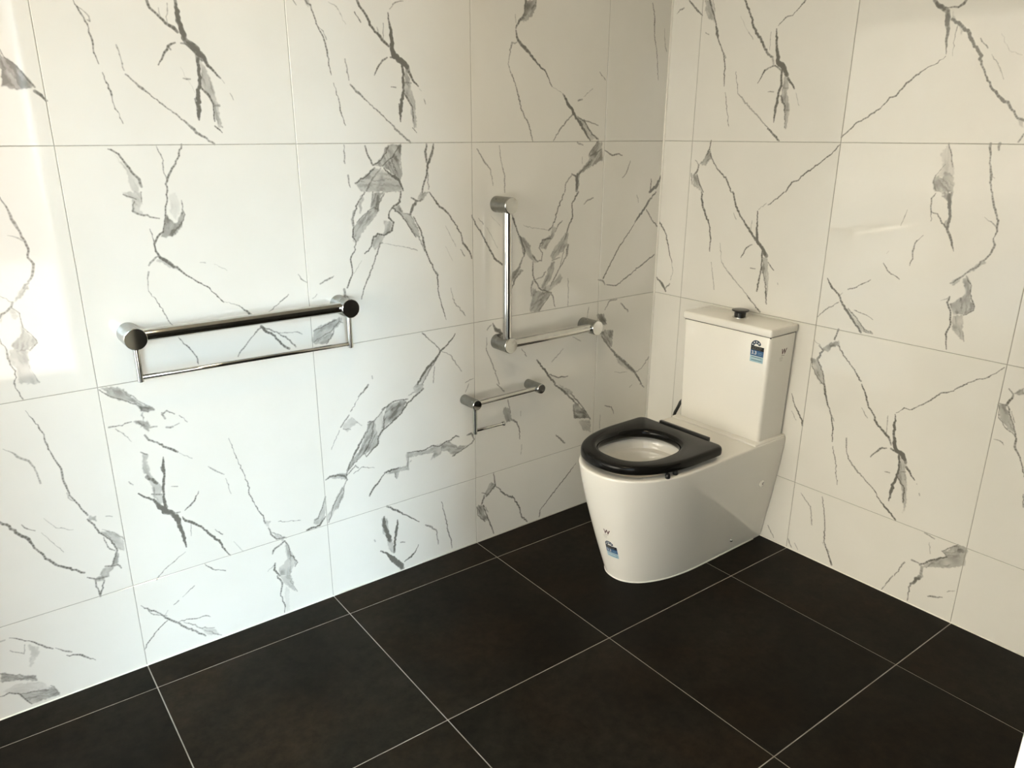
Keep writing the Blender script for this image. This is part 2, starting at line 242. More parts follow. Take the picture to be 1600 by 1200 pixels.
# ------------------------------------------------------------------ the print of the marble-look tiles
# veins drawn in wall coordinates (mm from the corner, mm above the floor): S = stroke (x,y,width), F = soft blotch; number = strength in %
VEINS = """
LS70 2031,1791,2.0 2025,1778,4.0 2009,1742,3.4 2004,1708,4.8 2005,1681,3.5 1998,1657,2.1
LS65 1993,1638,2.1 1981,1597,4.3 1980,1572,2.9 1964,1523,2.2
LS50 2025,1778,1.7 2010,1767,2.7 2003,1749,4.1 2008,1751,2.7
LS50 1953,1701,3.5 1949,1680,2.8 1944,1645,2.9
LS60 1942,1636,3.6 1921,1617,5.1 1908,1605,8.1 1901,1599,4.4 1854,1559,3.1 1818,1531,4.7 1801,1514,9.5 1779,1494,6.4 1748,1474,5.7
LS80 1870,1805,7.1 1868,1795,8.6 1849,1774,8.0 1833,1757,8.8 1815,1748,12.6 1807,1739,7.5
LS50 1823,1802,2.9 1829,1756,2.9
LS40 1845,1790,2.2 1844,1772,4.4
LS85 1803,1811,9.5 1801,1772,14.9 1795,1740,18.0 1787,1717,21.2 1765,1701,23.0 1753,1683,24.8
LS85 1765,1690,15.4 1765,1657,10.1 1767,1622,10.2 1775,1592,13.4 1777,1557,15.8 1780,1533,4.0
LS80 1784,1584,4.7 1781,1557,7.9
LS85 1751,1687,15.5 1742,1665,10.2 1725,1649,6.3 1713,1636,4.8
LS40 1713,1636,1.6 1704,1624,2.0
LS50 1692,1600,2.4 1685,1584,2.0
LF45 1756,1680 1744,1650 1737,1639 1735,1616 1732,1593 1726,1577 1723,1514 1731,1514 1739,1538 1739,1573 1750,1596 1764,1615 1765,1642
LS75 1766,1615,5.5 1750,1596,7.9 1739,1573,5.6 1740,1530,3.2
LS60 1735,1569,8.0 1724,1569,8.1
LS70 1741,1518,4.1 1724,1502,3.3
LS75 1802,1714,4.5 1784,1708,7.6 1770,1694,7.7
LS75 1816,1714,3.7 1834,1705,7.4 1848,1684,5.2 1863,1661,3.0
LS60 1834,1705,3.7 1829,1698,4.5
LS60 1807,1632,3.1 1790,1631,3.9
LS30 1810,1658,1.1 1782,1599,1.2
LF70 2194,1677 2190,1664 2170,1647 2157,1628 2144,1609 2139,1601 2175,1593 2190,1599 2208,1599
LS80 2140,1592,8.6 2129,1584,8.0 2121,1572,4.7
LS70 2194,1677,3.2 2188,1661,2.5 2170,1647,3.2 2157,1628,4.6 2139,1601,5.3
LS70 2007,1465,2.9 1985,1453,5.2 1975,1434,6.0 1962,1411,6.8 1946,1391,9.2 1943,1373,7.7
LF25 1999,1459 1980,1434 1962,1411 1944,1379 1950,1360 1965,1360 1973,1407 1987,1438
LS50 1894,1471,1.9 1882,1436,3.1 1885,1413,3.1 1879,1385,3.2
LS70 1832,1473,4.7 1846,1440,4.7 1863,1416,6.3 1879,1385,5.5 1883,1357,4.8
LS70 1462,1841,8.5 1449,1831,6.0 1447,1819,5.1 1432,1779,3.5 1416,1746,5.3 1409,1714,5.3 1407,1681,4.5 1401,1656,2.3
LS65 1396,1635,2.7 1382,1585,3.7 1381,1563,3.7 1367,1522,2.8
LF45 1464,1841 1450,1842 1446,1831 1452,1825 1463,1830
LS50 1432,1779,2.2 1417,1768,3.5 1409,1748,4.4
LS60 1498,1838,3.3 1490,1827,2.5
LS35 1396,1843,1.7 1373,1833,3.5 1347,1791,1.8
LS55 1356,1700,4.6 1351,1675,3.7 1348,1645,3.7
LS60 1344,1633,4.6 1320,1612,9.4 1295,1591,3.8 1219,1530,4.0 1198,1509,9.1 1152,1474,6.2
LS80 1308,1855,9.0 1302,1841,9.0 1281,1817,9.1 1272,1795,8.3 1243,1769,10.3 1228,1753,11.4 1213,1742,7.6
LS70 1318,1824,3.6 1300,1799,3.6
LS50 1228,1802,2.8 1230,1762,3.8
LS40 1249,1790,2.8 1245,1771,6.6
LS85 1211,1831,2.8 1207,1801,9.4 1202,1764,14.3 1200,1729,19.2 1183,1706,21.4 1161,1697,19.7 1151,1679,19.8
LS85 1169,1696,9.8 1169,1652,9.9 1171,1616,10.0 1181,1571,15.0 1183,1534,4.0
LS80 1186,1584,4.0 1184,1562,7.0
LS85 1148,1675,11.9 1136,1653,8.0 1117,1636,5.1
LS40 1114,1629,2.0 1106,1623,2.0
LS50 1098,1600,2.6 1093,1586,3.1
LF45 1162,1683 1144,1657 1142,1635 1135,1604 1130,1581 1127,1516 1139,1516 1143,1544 1144,1581 1165,1612 1166,1652
LS70 1168,1616,6.0 1152,1594,8.1 1139,1576,6.1 1138,1535,3.1
LS60 1164,1643,6.9 1142,1644,7.0
LS60 1142,1516,3.1 1128,1502,3.1
LS75 1209,1712,4.8 1188,1708,7.8 1172,1696,7.8
LS75 1220,1711,3.8 1236,1702,7.6 1250,1686,5.7 1265,1661,2.9
LS60 1211,1631,2.9 1195,1630,3.9
LS50 1159,1866,2.8 1185,1860,3.8 1205,1841,2.3
LS50 758,1778,8.9 767,1744,4.5 774,1715,3.4 757,1677,3.4
LS60 1376,1469,3.8 1377,1418,4.8
LS60 1369,1383,6.8 1368,1363,4.9 1364,1349,2.5
LS70 1308,1466,5.9 1300,1439,5.9 1285,1411,7.0
LF55 1228,1470 1186,1467 1188,1418 1188,1376 1194,1357 1216,1376 1232,1396 1253,1406 1283,1409 1257,1429 1245,1456
LF40 1280,1402 1248,1396 1216,1376 1195,1352 1184,1327 1252,1330 1333,1334 1347,1362 1325,1375
LS75 1283,1411,6.0 1257,1424,4.0 1228,1465,3.0
LS70 1253,1408,5.0 1213,1437,6.1 1207,1447,4.1 1186,1470,3.1
LS75 1280,1402,7.0 1303,1384,5.0 1347,1360,5.9
LS60 1259,1401,6.0 1287,1374,7.0 1311,1337,8.0
LS80 1248,1401,5.1 1221,1377,9.2 1200,1366,11.4 1192,1352,8.3 1184,1332,5.3
LS50 1188,1418,3.1 1188,1376,5.2
LS40 1255,1378,20.3 1273,1336,20.3
LS75 1094,1469,7.4 1098,1440,12.7 1096,1416,6.4
LS75 1068,1469,5.3 1078,1435,13.9 1091,1411,8.6 1095,1382,7.5 1108,1349,8.6 1115,1324,7.5
LS50 1092,1382,4.3 1091,1333,5.4
LS50 902,1453,3.4 876,1417,6.9 847,1386,4.7 837,1334,3.6
LS50 810,1462,2.9 804,1416,2.9 787,1363,4.8 787,1310,4.8
LF60 706,1909 656,1913 656,1899 672,1865 699,1846 722,1847 725,1851 709,1864
LS70 703,1909,8.9 706,1871,8.9 729,1846,10.0 742,1824,5.6
LS60 659,1913,6.8 662,1889,7.9
LS40 745,1864,3.3 742,1840,3.3
LS75 742,1817,5.6 738,1798,11.2 725,1782,14.7 691,1758,13.8 649,1721,7.0 613,1698,6.0 584,1653,4.8
LS30 584,1653,1.8 532,1631,2.5
LS80 532,1629,7.4 509,1598,16.3 485,1577,12.7 469,1551,14.1
LS50 758,1780,5.6 738,1782,4.5
LS60 757,1684,4.6 737,1638,5.8 716,1574,5.9 684,1528,6.0 666,1474,4.9
LS60 481,1564,7.6 499,1553,5.1 543,1513,6.3 572,1476,3.8
LS80 469,1556,12.8 445,1530,15.5 416,1497,9.2 395,1475,6.6
LS70 461,1556,7.7 430,1543,6.5 388,1497,8.0 355,1480,6.7
LF30 469,1551 430,1541 388,1497 356,1486 387,1475 420,1502
LS60 430,1546,5.2 398,1538,5.2 358,1527,4.0
LS60 460,1610,6.4 441,1614,6.4
LS40 434,1624,1.9 392,1651,3.9
LS60 360,1708,3.2 331,1683,3.9
LS60 108,1952,4.0 93,1910,6.8 89,1846,5.5 71,1793,4.2 53,1693,2.8
LS40 35,1872,2.8 26,1812,4.2 16,1796,5.6
LF55 355,1472 332,1469 331,1407 383,1385 441,1361 450,1296 472,1354 430,1380 392,1413 401,1428 363,1469
LS70 355,1472,6.7 397,1430,5.4 392,1422,6.7 337,1446,4.1
LS70 384,1408,13.5 449,1358,9.3
LS70 481,1362,6.6 461,1353,8.0
LS60 480,1359,6.6 507,1332,6.6 513,1299,5.3
LS70 453,1359,13.3 455,1302,16.1
LS50 458,1470,6.5 430,1461,5.3
LS40 432,1420,2.7 431,1397,3.3
LS70 320,1441,4.1 282,1423,6.9 244,1428,5.6 227,1422,3.5
LS60 182,1401,3.6 201,1357,5.0 221,1340,3.6
LS70 60,1329,6.0 60,1280,6.1
LS80 1,1345,7.6 25,1303,18.3 64,1280,12.1
RS75 79,1962,6.3 124,1921,9.9 144,1905,2.5
RS55 23,1923,1.9 37,1935,5.1 56,1939,5.1
RF40 149,1954 178,1951 200,1907 200,1876 173,1894 153,1923
RS75 171,1952,12.1 185,1919,7.3 208,1870,6.1 215,1838,14.6 224,1817,4.9 250,1773,4.8 261,1735,6.1 264,1682,4.9 266,1661,2.5
RS60 273,1639,2.5 285,1585,3.7 302,1524,3.1
RS50 242,1781,3.6 262,1756,4.8 256,1751,3.6
RS50 185,1950,3.6 198,1913,3.6
RS75 322,1934,8.0 358,1875,7.9 368,1845,10.2 406,1797,12.4 436,1757,11.2
RS60 350,1831,2.9 370,1807,3.4
RS30 311,1885,1.7 351,1826,1.7
RS50 164,1846,3.7 179,1839,3.7
RS50 312,1706,3.6 327,1637,3.0
RS50 328,1634,3.6 358,1607,8.3 467,1518,3.5
RS70 442,1709,5.6 430,1704,7.9 420,1685,4.6 407,1665,2.9
RS70 229,1474,5.1 225,1452,5.2 216,1429,7.8
RF55 232,1446 239,1415 209,1385 179,1390 196,1405 216,1429
RS50 162,1404,3.3 183,1387,6.6
RS70 231,1429,6.5 236,1415,6.5 265,1378,5.2 313,1340,7.6 339,1296,5.1
RS70 179,1387,9.3 177,1370,9.3 163,1352,10.8
RF50 152,1351 175,1352 208,1289 160,1310
RS60 148,1354,8.1 155,1316,5.4
RS70 175,1352,6.7 194,1312,6.7 212,1289,5.3
RS70 556,1906,7.2 536,1885,4.2 516,1866,3.2 490,1862,5.4 465,1840,2.2
RS85 460,1831,4.4 468,1772,13.2 480,1726,19.9 505,1705,24.2 519,1685,16.4
RS85 496,1701,11.0 501,1661,8.9 494,1621,11.2 488,1575,14.7 487,1536,3.4
RS80 524,1674,11.0 552,1641,5.4
RS40 560,1628,1.6 577,1588,2.2
RF45 506,1695 527,1669 528,1639 538,1594 541,1569 539,1513 530,1518 526,1569 507,1615 503,1625 511,1660
RS70 504,1620,6.7 523,1589,8.9 533,1518,3.4
RS60 531,1574,11.1 540,1574,11.1
RS50 510,1645,5.5 528,1644,6.6
RS40 440,1823,2.8 441,1769,3.4
RS70 437,1754,11.2 456,1745,7.8
RS40 456,1745,7.8 462,1723,7.8
RS60 442,1711,4.5 469,1717,5.6 493,1701,7.7
RS75 467,1515,8.1 496,1492,10.3 516,1476,5.7
RS50 452,1635,3.4 474,1634,4.5
RS80 1023,1708,1.7 1004,1691,2.6 979,1682,2.6 942,1656,5.4 918,1633,5.5 898,1607,5.6 879,1603,3.8 855,1572,3.8 813,1545,4.9 784,1531,4.0 742,1488,3.6
RS80 740,1466,3.6 717,1438,3.2 671,1402,4.9 628,1372,5.5 602,1348,3.9 584,1342,5.7 564,1309,4.6
RS80 966,1858,12.8 977,1845,14.5 996,1832,16.9 1008,1825,16.8 1012,1792,15.2 1017,1779,12.7 1017,1755,8.5 1023,1713,1.7
RS75 1000,1836,4.2 1015,1834,4.2 1035,1832,5.8 1048,1840,10.7 1053,1848,8.2
RS80 1023,1803,8.4 1047,1788,11.6 1077,1761,11.5 1095,1728,9.0 1119,1702,9.8 1122,1681,7.4 1138,1652,4.1 1156,1623,6.5 1181,1597,8.9 1213,1572,8.8 1239,1539,6.4 1256,1533,7.9
RF30 1019,1828 1035,1798 1063,1771 1058,1759 1042,1789 1024,1799
RF40 1240,1535 1254,1539 1259,1514 1249,1518
RS70 1262,1498,5.5 1253,1478,5.6
RS50 1042,1789,3.3 1039,1748,2.1 1042,1707,1.7
RS70 1108,1747,3.2 1131,1721,3.2
RS50 1144,1704,1.6 1166,1675,2.8 1186,1639,2.0
RS40 1159,1754,1.2 1186,1711,1.6 1220,1697,1.5
RF25 1070,1469 1083,1459 1095,1415 1103,1384 1052,1382 1068,1405 1056,1445
RF50 1051,1384 1075,1378 1078,1396 1100,1388 1111,1339 1060,1336 1048,1363
RS70 1074,1472,4.4 1084,1450,3.5 1096,1410,4.4
RS60 1075,1416,1.8 1053,1384,3.6 1050,1363,6.4 1061,1341,3.6
RS70 1185,1473,8.3 1192,1430,4.2 1202,1392,8.4 1203,1371,5.9 1212,1345,3.4
RS50 1202,1392,3.3 1213,1383,2.1
RS60 1208,1473,9.8 1209,1458,4.9
LS70 2251,1362,2.7 2240,1332,4.8 2233,1303,10.3 2226,1284,5.5 2218,1257,5.6 2215,1234,4.9 2219,1219,4.9 2210,1203,7.8 2217,1176,6.4 2228,1162,5.0
LS40 2251,1274,1.4 2232,1267,3.5 2218,1257,4.2
LS60 2228,1158,4.3 2240,1148,7.1
LF45 2230,1156 2228,1147 2247,1125 2269,1116 2260,1131 2239,1152
LS70 2269,1116,5.7 2278,1102,7.1 2296,1091,4.9 2301,1082,3.5
LS50 2292,1135,1.4 2269,1116,2.8
LF30 2296,1093 2275,1100 2262,1100 2259,1080 2266,1073 2273,1074 2275,1098 2290,1092 2304,1066 2300,1089
LS65 2273,1103,3.6 2259,1088,2.9 2258,1052,2.9 2241,1027,2.9 2235,1010,3.7 2253,994,3.7
LF45 2260,1072 2257,1048 2239,1025 2235,1010 2254,996 2277,994 2289,1004 2294,1013 2270,1033
LF35 2295,1003 2255,994 2263,975 2258,946 2247,906 2294,915 2290,956 2300,978
LS70 2310,1032,3.6 2309,1020,2.9 2301,1002,3.6 2302,982,5.8 2300,966,4.4 2292,948,2.9 2301,916,2.9
LS40 2262,955,1.9 2247,910,3.0
LF30 1989,1362 1944,1360 1946,1336 1953,1316 1947,1300 1968,1313 1971,1345 1985,1352
LS60 1988,1356,3.8 1967,1347,3.1 1960,1343,3.1
LS60 1946,1360,3.1 1948,1336,3.9
LS60 1965,1337,3.1 1972,1314,6.2 1954,1304,5.5 1925,1295,4.0 1911,1292,3.2
LF65 1892,1305 1886,1288 1871,1279 1851,1307 1847,1294 1859,1266 1880,1246 1904,1242 1916,1245 1901,1269
LS75 1883,1357,4.0 1893,1313,4.0 1900,1277,4.0 1906,1257,4.8 1922,1245,5.6 1932,1228,5.6
LS65 1850,1335,2.4 1851,1311,4.1 1846,1298,3.3 1858,1270,3.3
LF15 1877,1353 1861,1356 1852,1331 1855,1311 1871,1283 1883,1308
LS60 1938,1267,2.0 1932,1230,3.2 1931,1209,4.0
LS75 1932,1226,3.2 1931,1209,5.6 1923,1192,8.1 1901,1175,12.3 1879,1156,7.5 1863,1139,4.2 1834,1116,4.3 1806,1097,3.5 1791,1078,3.5 1772,1053,2.7
LF40 1934,1184 1922,1196 1901,1177 1879,1153 1907,1165 1925,1179
LS55 1926,1196,4.1 1948,1181,5.6 1953,1174,4.0
LS55 1956,1157,4.8 1961,1132,2.4 1963,1107,1.6
LS65 1963,1107,2.0 1942,1070,2.9 1927,1029,3.0 1915,1007,2.6
LS65 1905,972,2.2 1878,934,3.5 1864,910,3.6 1862,889,2.7
LS50 1772,1055,1.3 1731,1038,2.7
LS70 1731,1038,2.7 1717,1023,4.6 1700,1006,9.3
LS60 1691,955,3.8 1738,908,4.7 1750,891,3.7
LS35 1823,1169,1.7 1809,1167,3.4
LS30 1786,1161,1.3 1753,1140,1.8
LS60 1548,1108,2.4 1540,1093,3.9 1523,1081,2.4
LS60 1483,1072,5.0 1451,1085,6.0 1437,1091,2.5
LS40 1510,1031,2.5 1496,1042,3.0
LS60 1648,1008,2.4 1622,1024,2.9 1583,1052,3.4
LF55 1287,1332 1252,1330 1270,1302 1277,1279 1298,1285 1291,1313
LF45 1361,1236 1344,1247 1310,1276 1287,1287 1271,1279 1289,1256 1336,1210 1354,1178 1364,1193 1367,1218
LS65 1317,1333,5.0 1340,1306,5.0 1362,1260,7.0 1361,1236,6.0
LS50 1358,1279,6.0 1365,1255,10.0 1363,1236,7.0
LS60 1349,1245,4.0 1310,1276,4.1 1287,1287,4.1
LS35 1329,1319,15.0 1337,1273,7.0
LS60 1252,1325,7.2 1270,1302,6.1 1277,1274,5.1
LS60 1290,1332,4.0 1298,1290,4.1
LS75 1361,1231,5.0 1366,1203,7.1 1356,1188,4.1 1360,1164,5.1 1378,1136,5.1 1375,1112,5.1 1376,1087,4.1 1395,1050,6.2
LS80 1193,1328,7.3 1197,1299,8.4 1226,1281,6.3 1235,1272,5.2 1239,1252,7.3 1223,1237,7.4 1230,1213,8.5 1259,1200,6.3 1281,1206,7.3 1299,1188,7.3 1305,1169,5.2 1329,1149,4.1
LS40 1341,1128,2.1 1371,1091,2.1
LF45 1256,1246 1223,1237 1230,1215 1248,1201 1264,1203 1252,1224
LF45 1281,1204 1254,1197 1266,1176 1293,1153 1297,1168 1299,1188
LS70 1274,1176,7.3 1266,1177,5.3
LS40 1266,1176,1.6 1204,1161,2.2 1169,1153,3.3 1140,1142,2.8
LS70 1275,1174,5.3 1294,1129,4.2 1316,1081,6.3 1335,1048,4.2 1349,1009,4.2
LS70 1406,1046,10.3 1405,1026,12.4 1395,1015,10.4
LF50 1226,1281 1198,1289 1187,1264 1161,1260 1150,1247 1131,1206 1126,1180 1150,1192 1166,1218 1188,1254
LS75 1224,1281,4.2 1196,1260,6.4 1172,1228,5.4 1144,1186,4.4
LS60 1182,1261,3.2 1159,1257,5.4
LS70 1156,1309,4.3 1133,1298,6.5 1118,1302,10.8
LS70 1139,1296,10.8 1155,1272,12.9 1162,1258,8.6
LF50 1121,1325 1088,1323 1116,1300 1133,1305
LS75 1150,1249,4.3 1125,1205,6.6 1115,1158,8.9 1104,1126,6.8 1084,1083,5.7 1066,1054,6.9 1065,1000,4.7 1051,944,3.6 1036,898,2.4
LS50 1132,1185,4.4 1113,1138,5.6
LS50 1081,1077,3.4 1063,1054,4.6
LS75 1088,1323,3.3 1062,1287,7.7 1020,1254,7.9 995,1222,5.7 968,1178,5.8 962,1151,9.4 936,1122,6.0 927,1097,4.8
LS35 1030,1214,1.7 991,1143,2.9
LS30 1032,1146,1.7 1005,1096,1.8
LS60 972,1131,3.5 956,1108,4.7
LS75 924,1241,4.7 912,1211,5.9 892,1188,7.2 859,1132,6.1 832,1088,8.7 797,1062,6.3
LS50 898,1229,3.0 879,1209,4.8
LS30 845,1233,1.8 804,1196,1.8
LS40 865,1197,1.8 818,1123,2.5
LS50 1014,1005,2.4 1002,954,3.6 970,919,6.1 957,901,3.7
LS60 1133,867,4.7 1071,807,3.6 1065,789,4.9
LS75 1001,845,3.7 1032,812,8.6 1065,789,7.3 1085,764,10.9 1118,742,12.0 1158,692,9.6
LS60 1079,769,4.9 1112,729,6.0 1140,688,4.8
LS50 1089,742,3.6 1095,685,4.9
LF30 1079,769 1099,738 1139,694 1162,693 1125,737
LS50 1065,795,2.4 1020,770,3.7 1010,751,5.0 977,704,3.2
LS50 1328,753,4.5 1327,744,4.5
LS75 1673,969,9.5 1654,947,7.7 1636,935,7.7 1619,908,7.8 1596,889,9.9
LS60 1671,967,3.8 1630,946,3.9 1598,919,4.9 1575,891,5.0
LS60 1674,965,4.7 1691,953,4.7
LS50 1620,942,2.9 1591,938,2.9 1566,936,4.0 1552,927,3.0
LF45 1494,943 1450,957 1418,962 1425,943 1459,917 1448,916 1477,885 1519,891 1519,917 1515,931
LS60 1515,931,5.1 1483,941,4.1 1440,955,4.1
LS60 1518,896,5.1 1486,911,5.1 1458,922,5.2 1430,949,4.2
LS60 1477,885,5.2 1454,912,5.2 1450,921,3.1
LS50 1429,961,4.1 1430,949,4.2 1417,942,2.6
LS70 840,858,6.4 826,832,19.5 793,810,13.2
LS50 865,838,6.4 847,853,5.1
LS55 868,809,2.6 869,762,3.9 841,703,5.3 812,624,5.4
LS50 961,659,3.2 926,668,3.2
LS75 755,1228,9.9 733,1177,7.6 711,1136,8.9 696,1101,9.0 700,1084,7.8
LF45 726,1160 693,1141 671,1116 659,1081 636,1061 644,1050 682,1083 700,1107 719,1131
LS60 711,1125,5.1 700,1084,6.5 711,1068,9.1 725,1041,12.9 747,1015,25.8
LF55 754,1033 718,1040 703,1033 747,997 754,992
LS60 754,975,7.8 739,1008,9.1
LS70 659,1081,9.2 636,1058,8.0 617,1059,5.3 614,1088,5.3 630,1107,5.3 615,1134,9.2 577,1137,9.3
LF45 615,1134 578,1149 563,1182 548,1170 555,1147 577,1131 599,1098 626,1107
LS70 517,1293,5.3 542,1249,6.6 556,1205,6.6 571,1177,6.6 586,1167,6.6
LS60 521,1197,4.0 540,1184,6.7 555,1159,5.3
LS75 446,1296,10.8 476,1257,6.7 471,1211,6.8 493,1166,8.2 507,1126,5.5
LF45 500,1155 488,1148 491,1113 521,1080 567,1055 576,1073 553,1106 515,1138
LF50 575,1049 552,1053 558,1012 581,973 603,945 619,959 597,1004
LF35 527,1003 510,983 564,947 603,933 619,947 557,976
LS60 491,1107,9.6 497,1066,6.9 527,1027,6.9 573,960,6.9
LS50 506,1102,4.1 527,1027,4.1
LS50 567,1055,5.4 529,1063,5.5
LS70 659,1058,6.6 658,1011,6.6 646,986,8.0 619,953,6.8 568,935,8.3
LS50 646,992,4.0 612,1000,6.7 597,1016,6.8
LS60 658,987,10.7 665,965,6.7 664,935,4.0
LF50 657,964 619,944 568,935 602,903 625,870 671,876 664,917
LS50 619,935,5.4 664,881,6.8
LS60 572,930,5.5 625,873,5.5
LS60 568,935,6.9 556,909,5.6 547,878,2.8
LS60 487,1107,5.5 493,1066,5.5
LS50 486,980,2.8 482,943,4.2 482,872,2.9
LS35 705,1195,1.9 690,1188,3.8 578,1166,2.0
LS60 416,1251,3.4 397,1265,6.9 369,1272,4.2
LS75 27,1278,7.6 62,1249,12.2 87,1219,12.1 137,1169,10.5
LS75 137,1166,3.0 179,1119,6.0 220,1078,6.0 277,996,7.4 301,960,8.9
LS60 326,957,5.9 300,948,10.4 290,934,6.0
LS60 77,1212,6.1 45,1173,7.7 5,1141,6.3
LS70 281,933,3.8 228,923,6.1 166,952,6.2 68,1001,7.9 13,1028,6.4
LS40 136,1271,3.7 125,1243,3.7
LS60 284,833,4.6 260,866,7.6 219,867,3.9
LF55 327,820 292,818 267,768 298,773 317,795
LS60 195,848,6.2 176,832,7.9 151,809,9.5
LF60 306,741 279,750 234,743 232,710 234,669 267,688
LS70 296,726,7.7 257,680,9.4 208,631,12.9 159,594,16.4 87,532,13.5 42,473,8.6
LF40 218,646 169,610 77,537 97,534 196,594
LS50 87,532,5.1 48,546,5.1 7,589,8.5
LS35 213,559,3.2 174,548,4.9 136,545,3.3
LS50 379,811,3.7 372,855,4.4
LS60 707,741,3.4 684,709,4.2
LS75 633,685,7.1 597,643,10.1 572,609,10.2 538,573,10.4
LS65 568,615,5.8 522,593,5.9 472,590,4.5
LS40 557,665,5.8 501,707,3.7
LS40 452,747,3.7 409,724,4.5
RS75 3,1160,7.4 41,1116,7.3 63,1054,5.9 84,1005,4.4
RS40 84,1005,3.7 92,967,2.9 83,933,4.4
RS75 9,932,7.6 42,907,18.1 61,883,9.0
RS60 60,896,9.0 80,916,7.4
RS75 204,1288,9.4 213,1241,12.1 222,1224,13.4 251,1173,5.4 263,1125,6.7 265,1071,5.4
RS55 277,1029,3.4 292,969,3.4 301,927,2.7
RS75 346,1296,8.8 366,1246,8.9 399,1203,8.8 446,1155,11.2 463,1134,8.7
RS50 358,1223,1.9 372,1201,3.8
RS40 441,1201,3.1 439,1160,3.7
RS85 460,1236,3.7 466,1163,9.9 473,1129,14.8 500,1104,18.4 516,1083,18.4
RS80 497,1103,8.6 501,1040,6.2 497,999,8.8 492,951,7.6
RF45 503,1081 524,1072 541,941 534,946 521,991 504,1023
RS70 510,1024,5.0 526,980,7.5 538,911,6.3
RS65 451,1116,3.8 429,1102,6.3 409,1064,3.8
RS60 455,1031,3.8 475,1031,3.8
RS50 493,1266,2.4 463,1242,2.4
RS45 310,1106,2.6 325,1036,3.3 359,1003,6.6 454,927,3.9
RS75 454,927,5.2 477,907,5.1 515,877,8.9
RS75 526,1061,3.7 552,1036,3.6
RS50 574,993,2.4 576,987,2.4
RS80 558,1308,4.6 535,1285,4.1 500,1261,3.6
RS80 759,1037,2.8 777,1012,8.9 806,990,7.7 822,965,8.8 842,941,10.9 876,904,7.6 902,877,6.5
RS65 847,948,4.4 875,926,5.4 911,889,4.3 939,884,3.2
RF30 835,951 876,920 923,886 902,877 869,914
RS40 807,984,4.4 820,997,2.2
RS60 743,901,3.5 774,935,4.5 810,963,3.3
RS65 837,1011,5.4 858,1019,4.3 907,1053,2.6
RS60 869,946,3.2 904,939,3.7 935,926,2.1
RS60 912,884,6.4 940,881,6.4
RS65 940,1111,3.0 956,1090,4.0 998,1068,3.0
RS65 1047,1209,1.9 1027,1183,3.8 1024,1159,5.8 1028,1135,3.9 1022,1114,2.4
RS55 987,1280,1.9 983,1261,3.4 975,1231,1.9
RS30 951,1150,1.5 945,1142,1.5
RF50 1075,1337 1111,1339 1114,1294 1117,1258 1114,1237 1101,1243 1111,1266 1102,1312
RS75 1101,1330,13.4 1106,1303,10.8 1114,1271,9.9 1112,1234,9.1 1122,1217,9.1 1133,1190,6.3 1141,1172,2.7
RS70 1062,1334,1.8 1052,1318,4.6 1058,1281,3.7 1062,1253,2.3
RS70 1058,1279,3.7 1077,1275,3.7 1090,1256,4.6 1112,1234,4.5
RS70 1214,1345,4.2 1221,1319,6.7 1233,1290,6.7 1243,1260,5.9 1244,1233,4.2 1240,1219,3.4 1247,1202,6.8 1240,1174,5.2 1227,1155,5.2
RF50 1227,1155 1232,1151 1207,1124 1191,1117 1209,1138
RS65 1227,1155,7.0 1210,1132,7.1 1191,1117,5.4 1180,1104,6.3 1149,1078,5.5
RS50 1206,1276,1.3 1225,1265,3.4 1240,1253,4.2
RF45 1148,1083 1172,1101 1174,1087 1155,1070
RF50 1179,1097 1189,1105 1202,1091 1212,1050 1226,1024 1226,1009 1201,990 1170,985 1160,1017 1191,1042 1193,1071
RF40 1170,985 1201,990 1206,948 1217,916 1205,918 1178,942
RS70 1189,1105,3.6 1203,1086,3.6 1212,1050,3.6 1226,1021,4.5 1226,1009,3.6 1201,990,2.7
RS80 1154,1038,4.6 1150,1020,6.5 1163,998,6.5 1171,956,5.6 1163,924,5.7 1173,879,2.8
RS50 1207,943,2.3 1217,913,2.8
RS40 1131,1022,1.4 1152,1035,3.7
RS75 824,872,7.8 815,837,6.8
RF60 830,834 835,818 811,807 796,787 771,793 808,824
RS70 763,803,5.8 780,789,8.1 764,757,9.4
RS40 743,819,2.3 770,801,3.5
RS70 832,818,5.6 860,785,5.6 900,749,5.5 928,716,6.6
RF45 743,752 767,755 797,695 801,672 789,669 753,707
RS65 743,752,7.1 747,724,4.7 774,689,4.7 798,671,4.7
RS65 765,751,7.0 788,716,7.0 801,672,4.7
RS65 1337,862,3.1 1320,841,3.1 1294,818,3.6 1266,803,3.7 1247,788,2.8
LS70 2299,916,3.7 2297,899,3.0 2289,874,3.0
LS70 2289,845,1.1 2278,821,2.3 2263,781,3.9 2261,754,3.9 2251,711,3.2 2238,671,5.6 2239,644,6.5 2231,600,4.1 2219,568,4.2 2199,524,5.1
LS40 2236,601,4.1 2235,587,4.1 2219,566,2.5
LF40 2197,523 2181,511 2183,499 2201,510
LS70 2201,512,4.2 2188,491,6.0 2180,464,5.2 2157,436,4.4 2144,396,6.2
LF38 2180,466 2156,463 2135,444 2122,417 2126,390 2143,401 2157,436
LS45 2171,471,2.2 2142,451,3.5 2123,425,3.6
LS65 2144,396,6.2 2154,374,6.3 2165,353,6.3
LF45 2147,392 2140,384 2149,352 2172,335 2173,325 2200,335 2185,355 2165,353
LS65 2180,358,5.3 2149,352,6.3 2142,339,3.6
LS60 2171,446,2.6 2161,407,4.4 2150,398,3.6
LS75 2394,565,7.7 2376,548,8.6 2360,519,8.7 2342,499,10.4 2335,478,6.5 2316,438,6.6 2295,406,8.4 2271,387,6.8 2233,358,6.1
LS60 2350,544,2.4 2340,529,3.6 2324,518,2.4
LS35 2299,546,1.2 2277,511,2.5 2239,493,2.1
LS50 2311,508,1.2 2297,481,2.1 2271,436,1.7
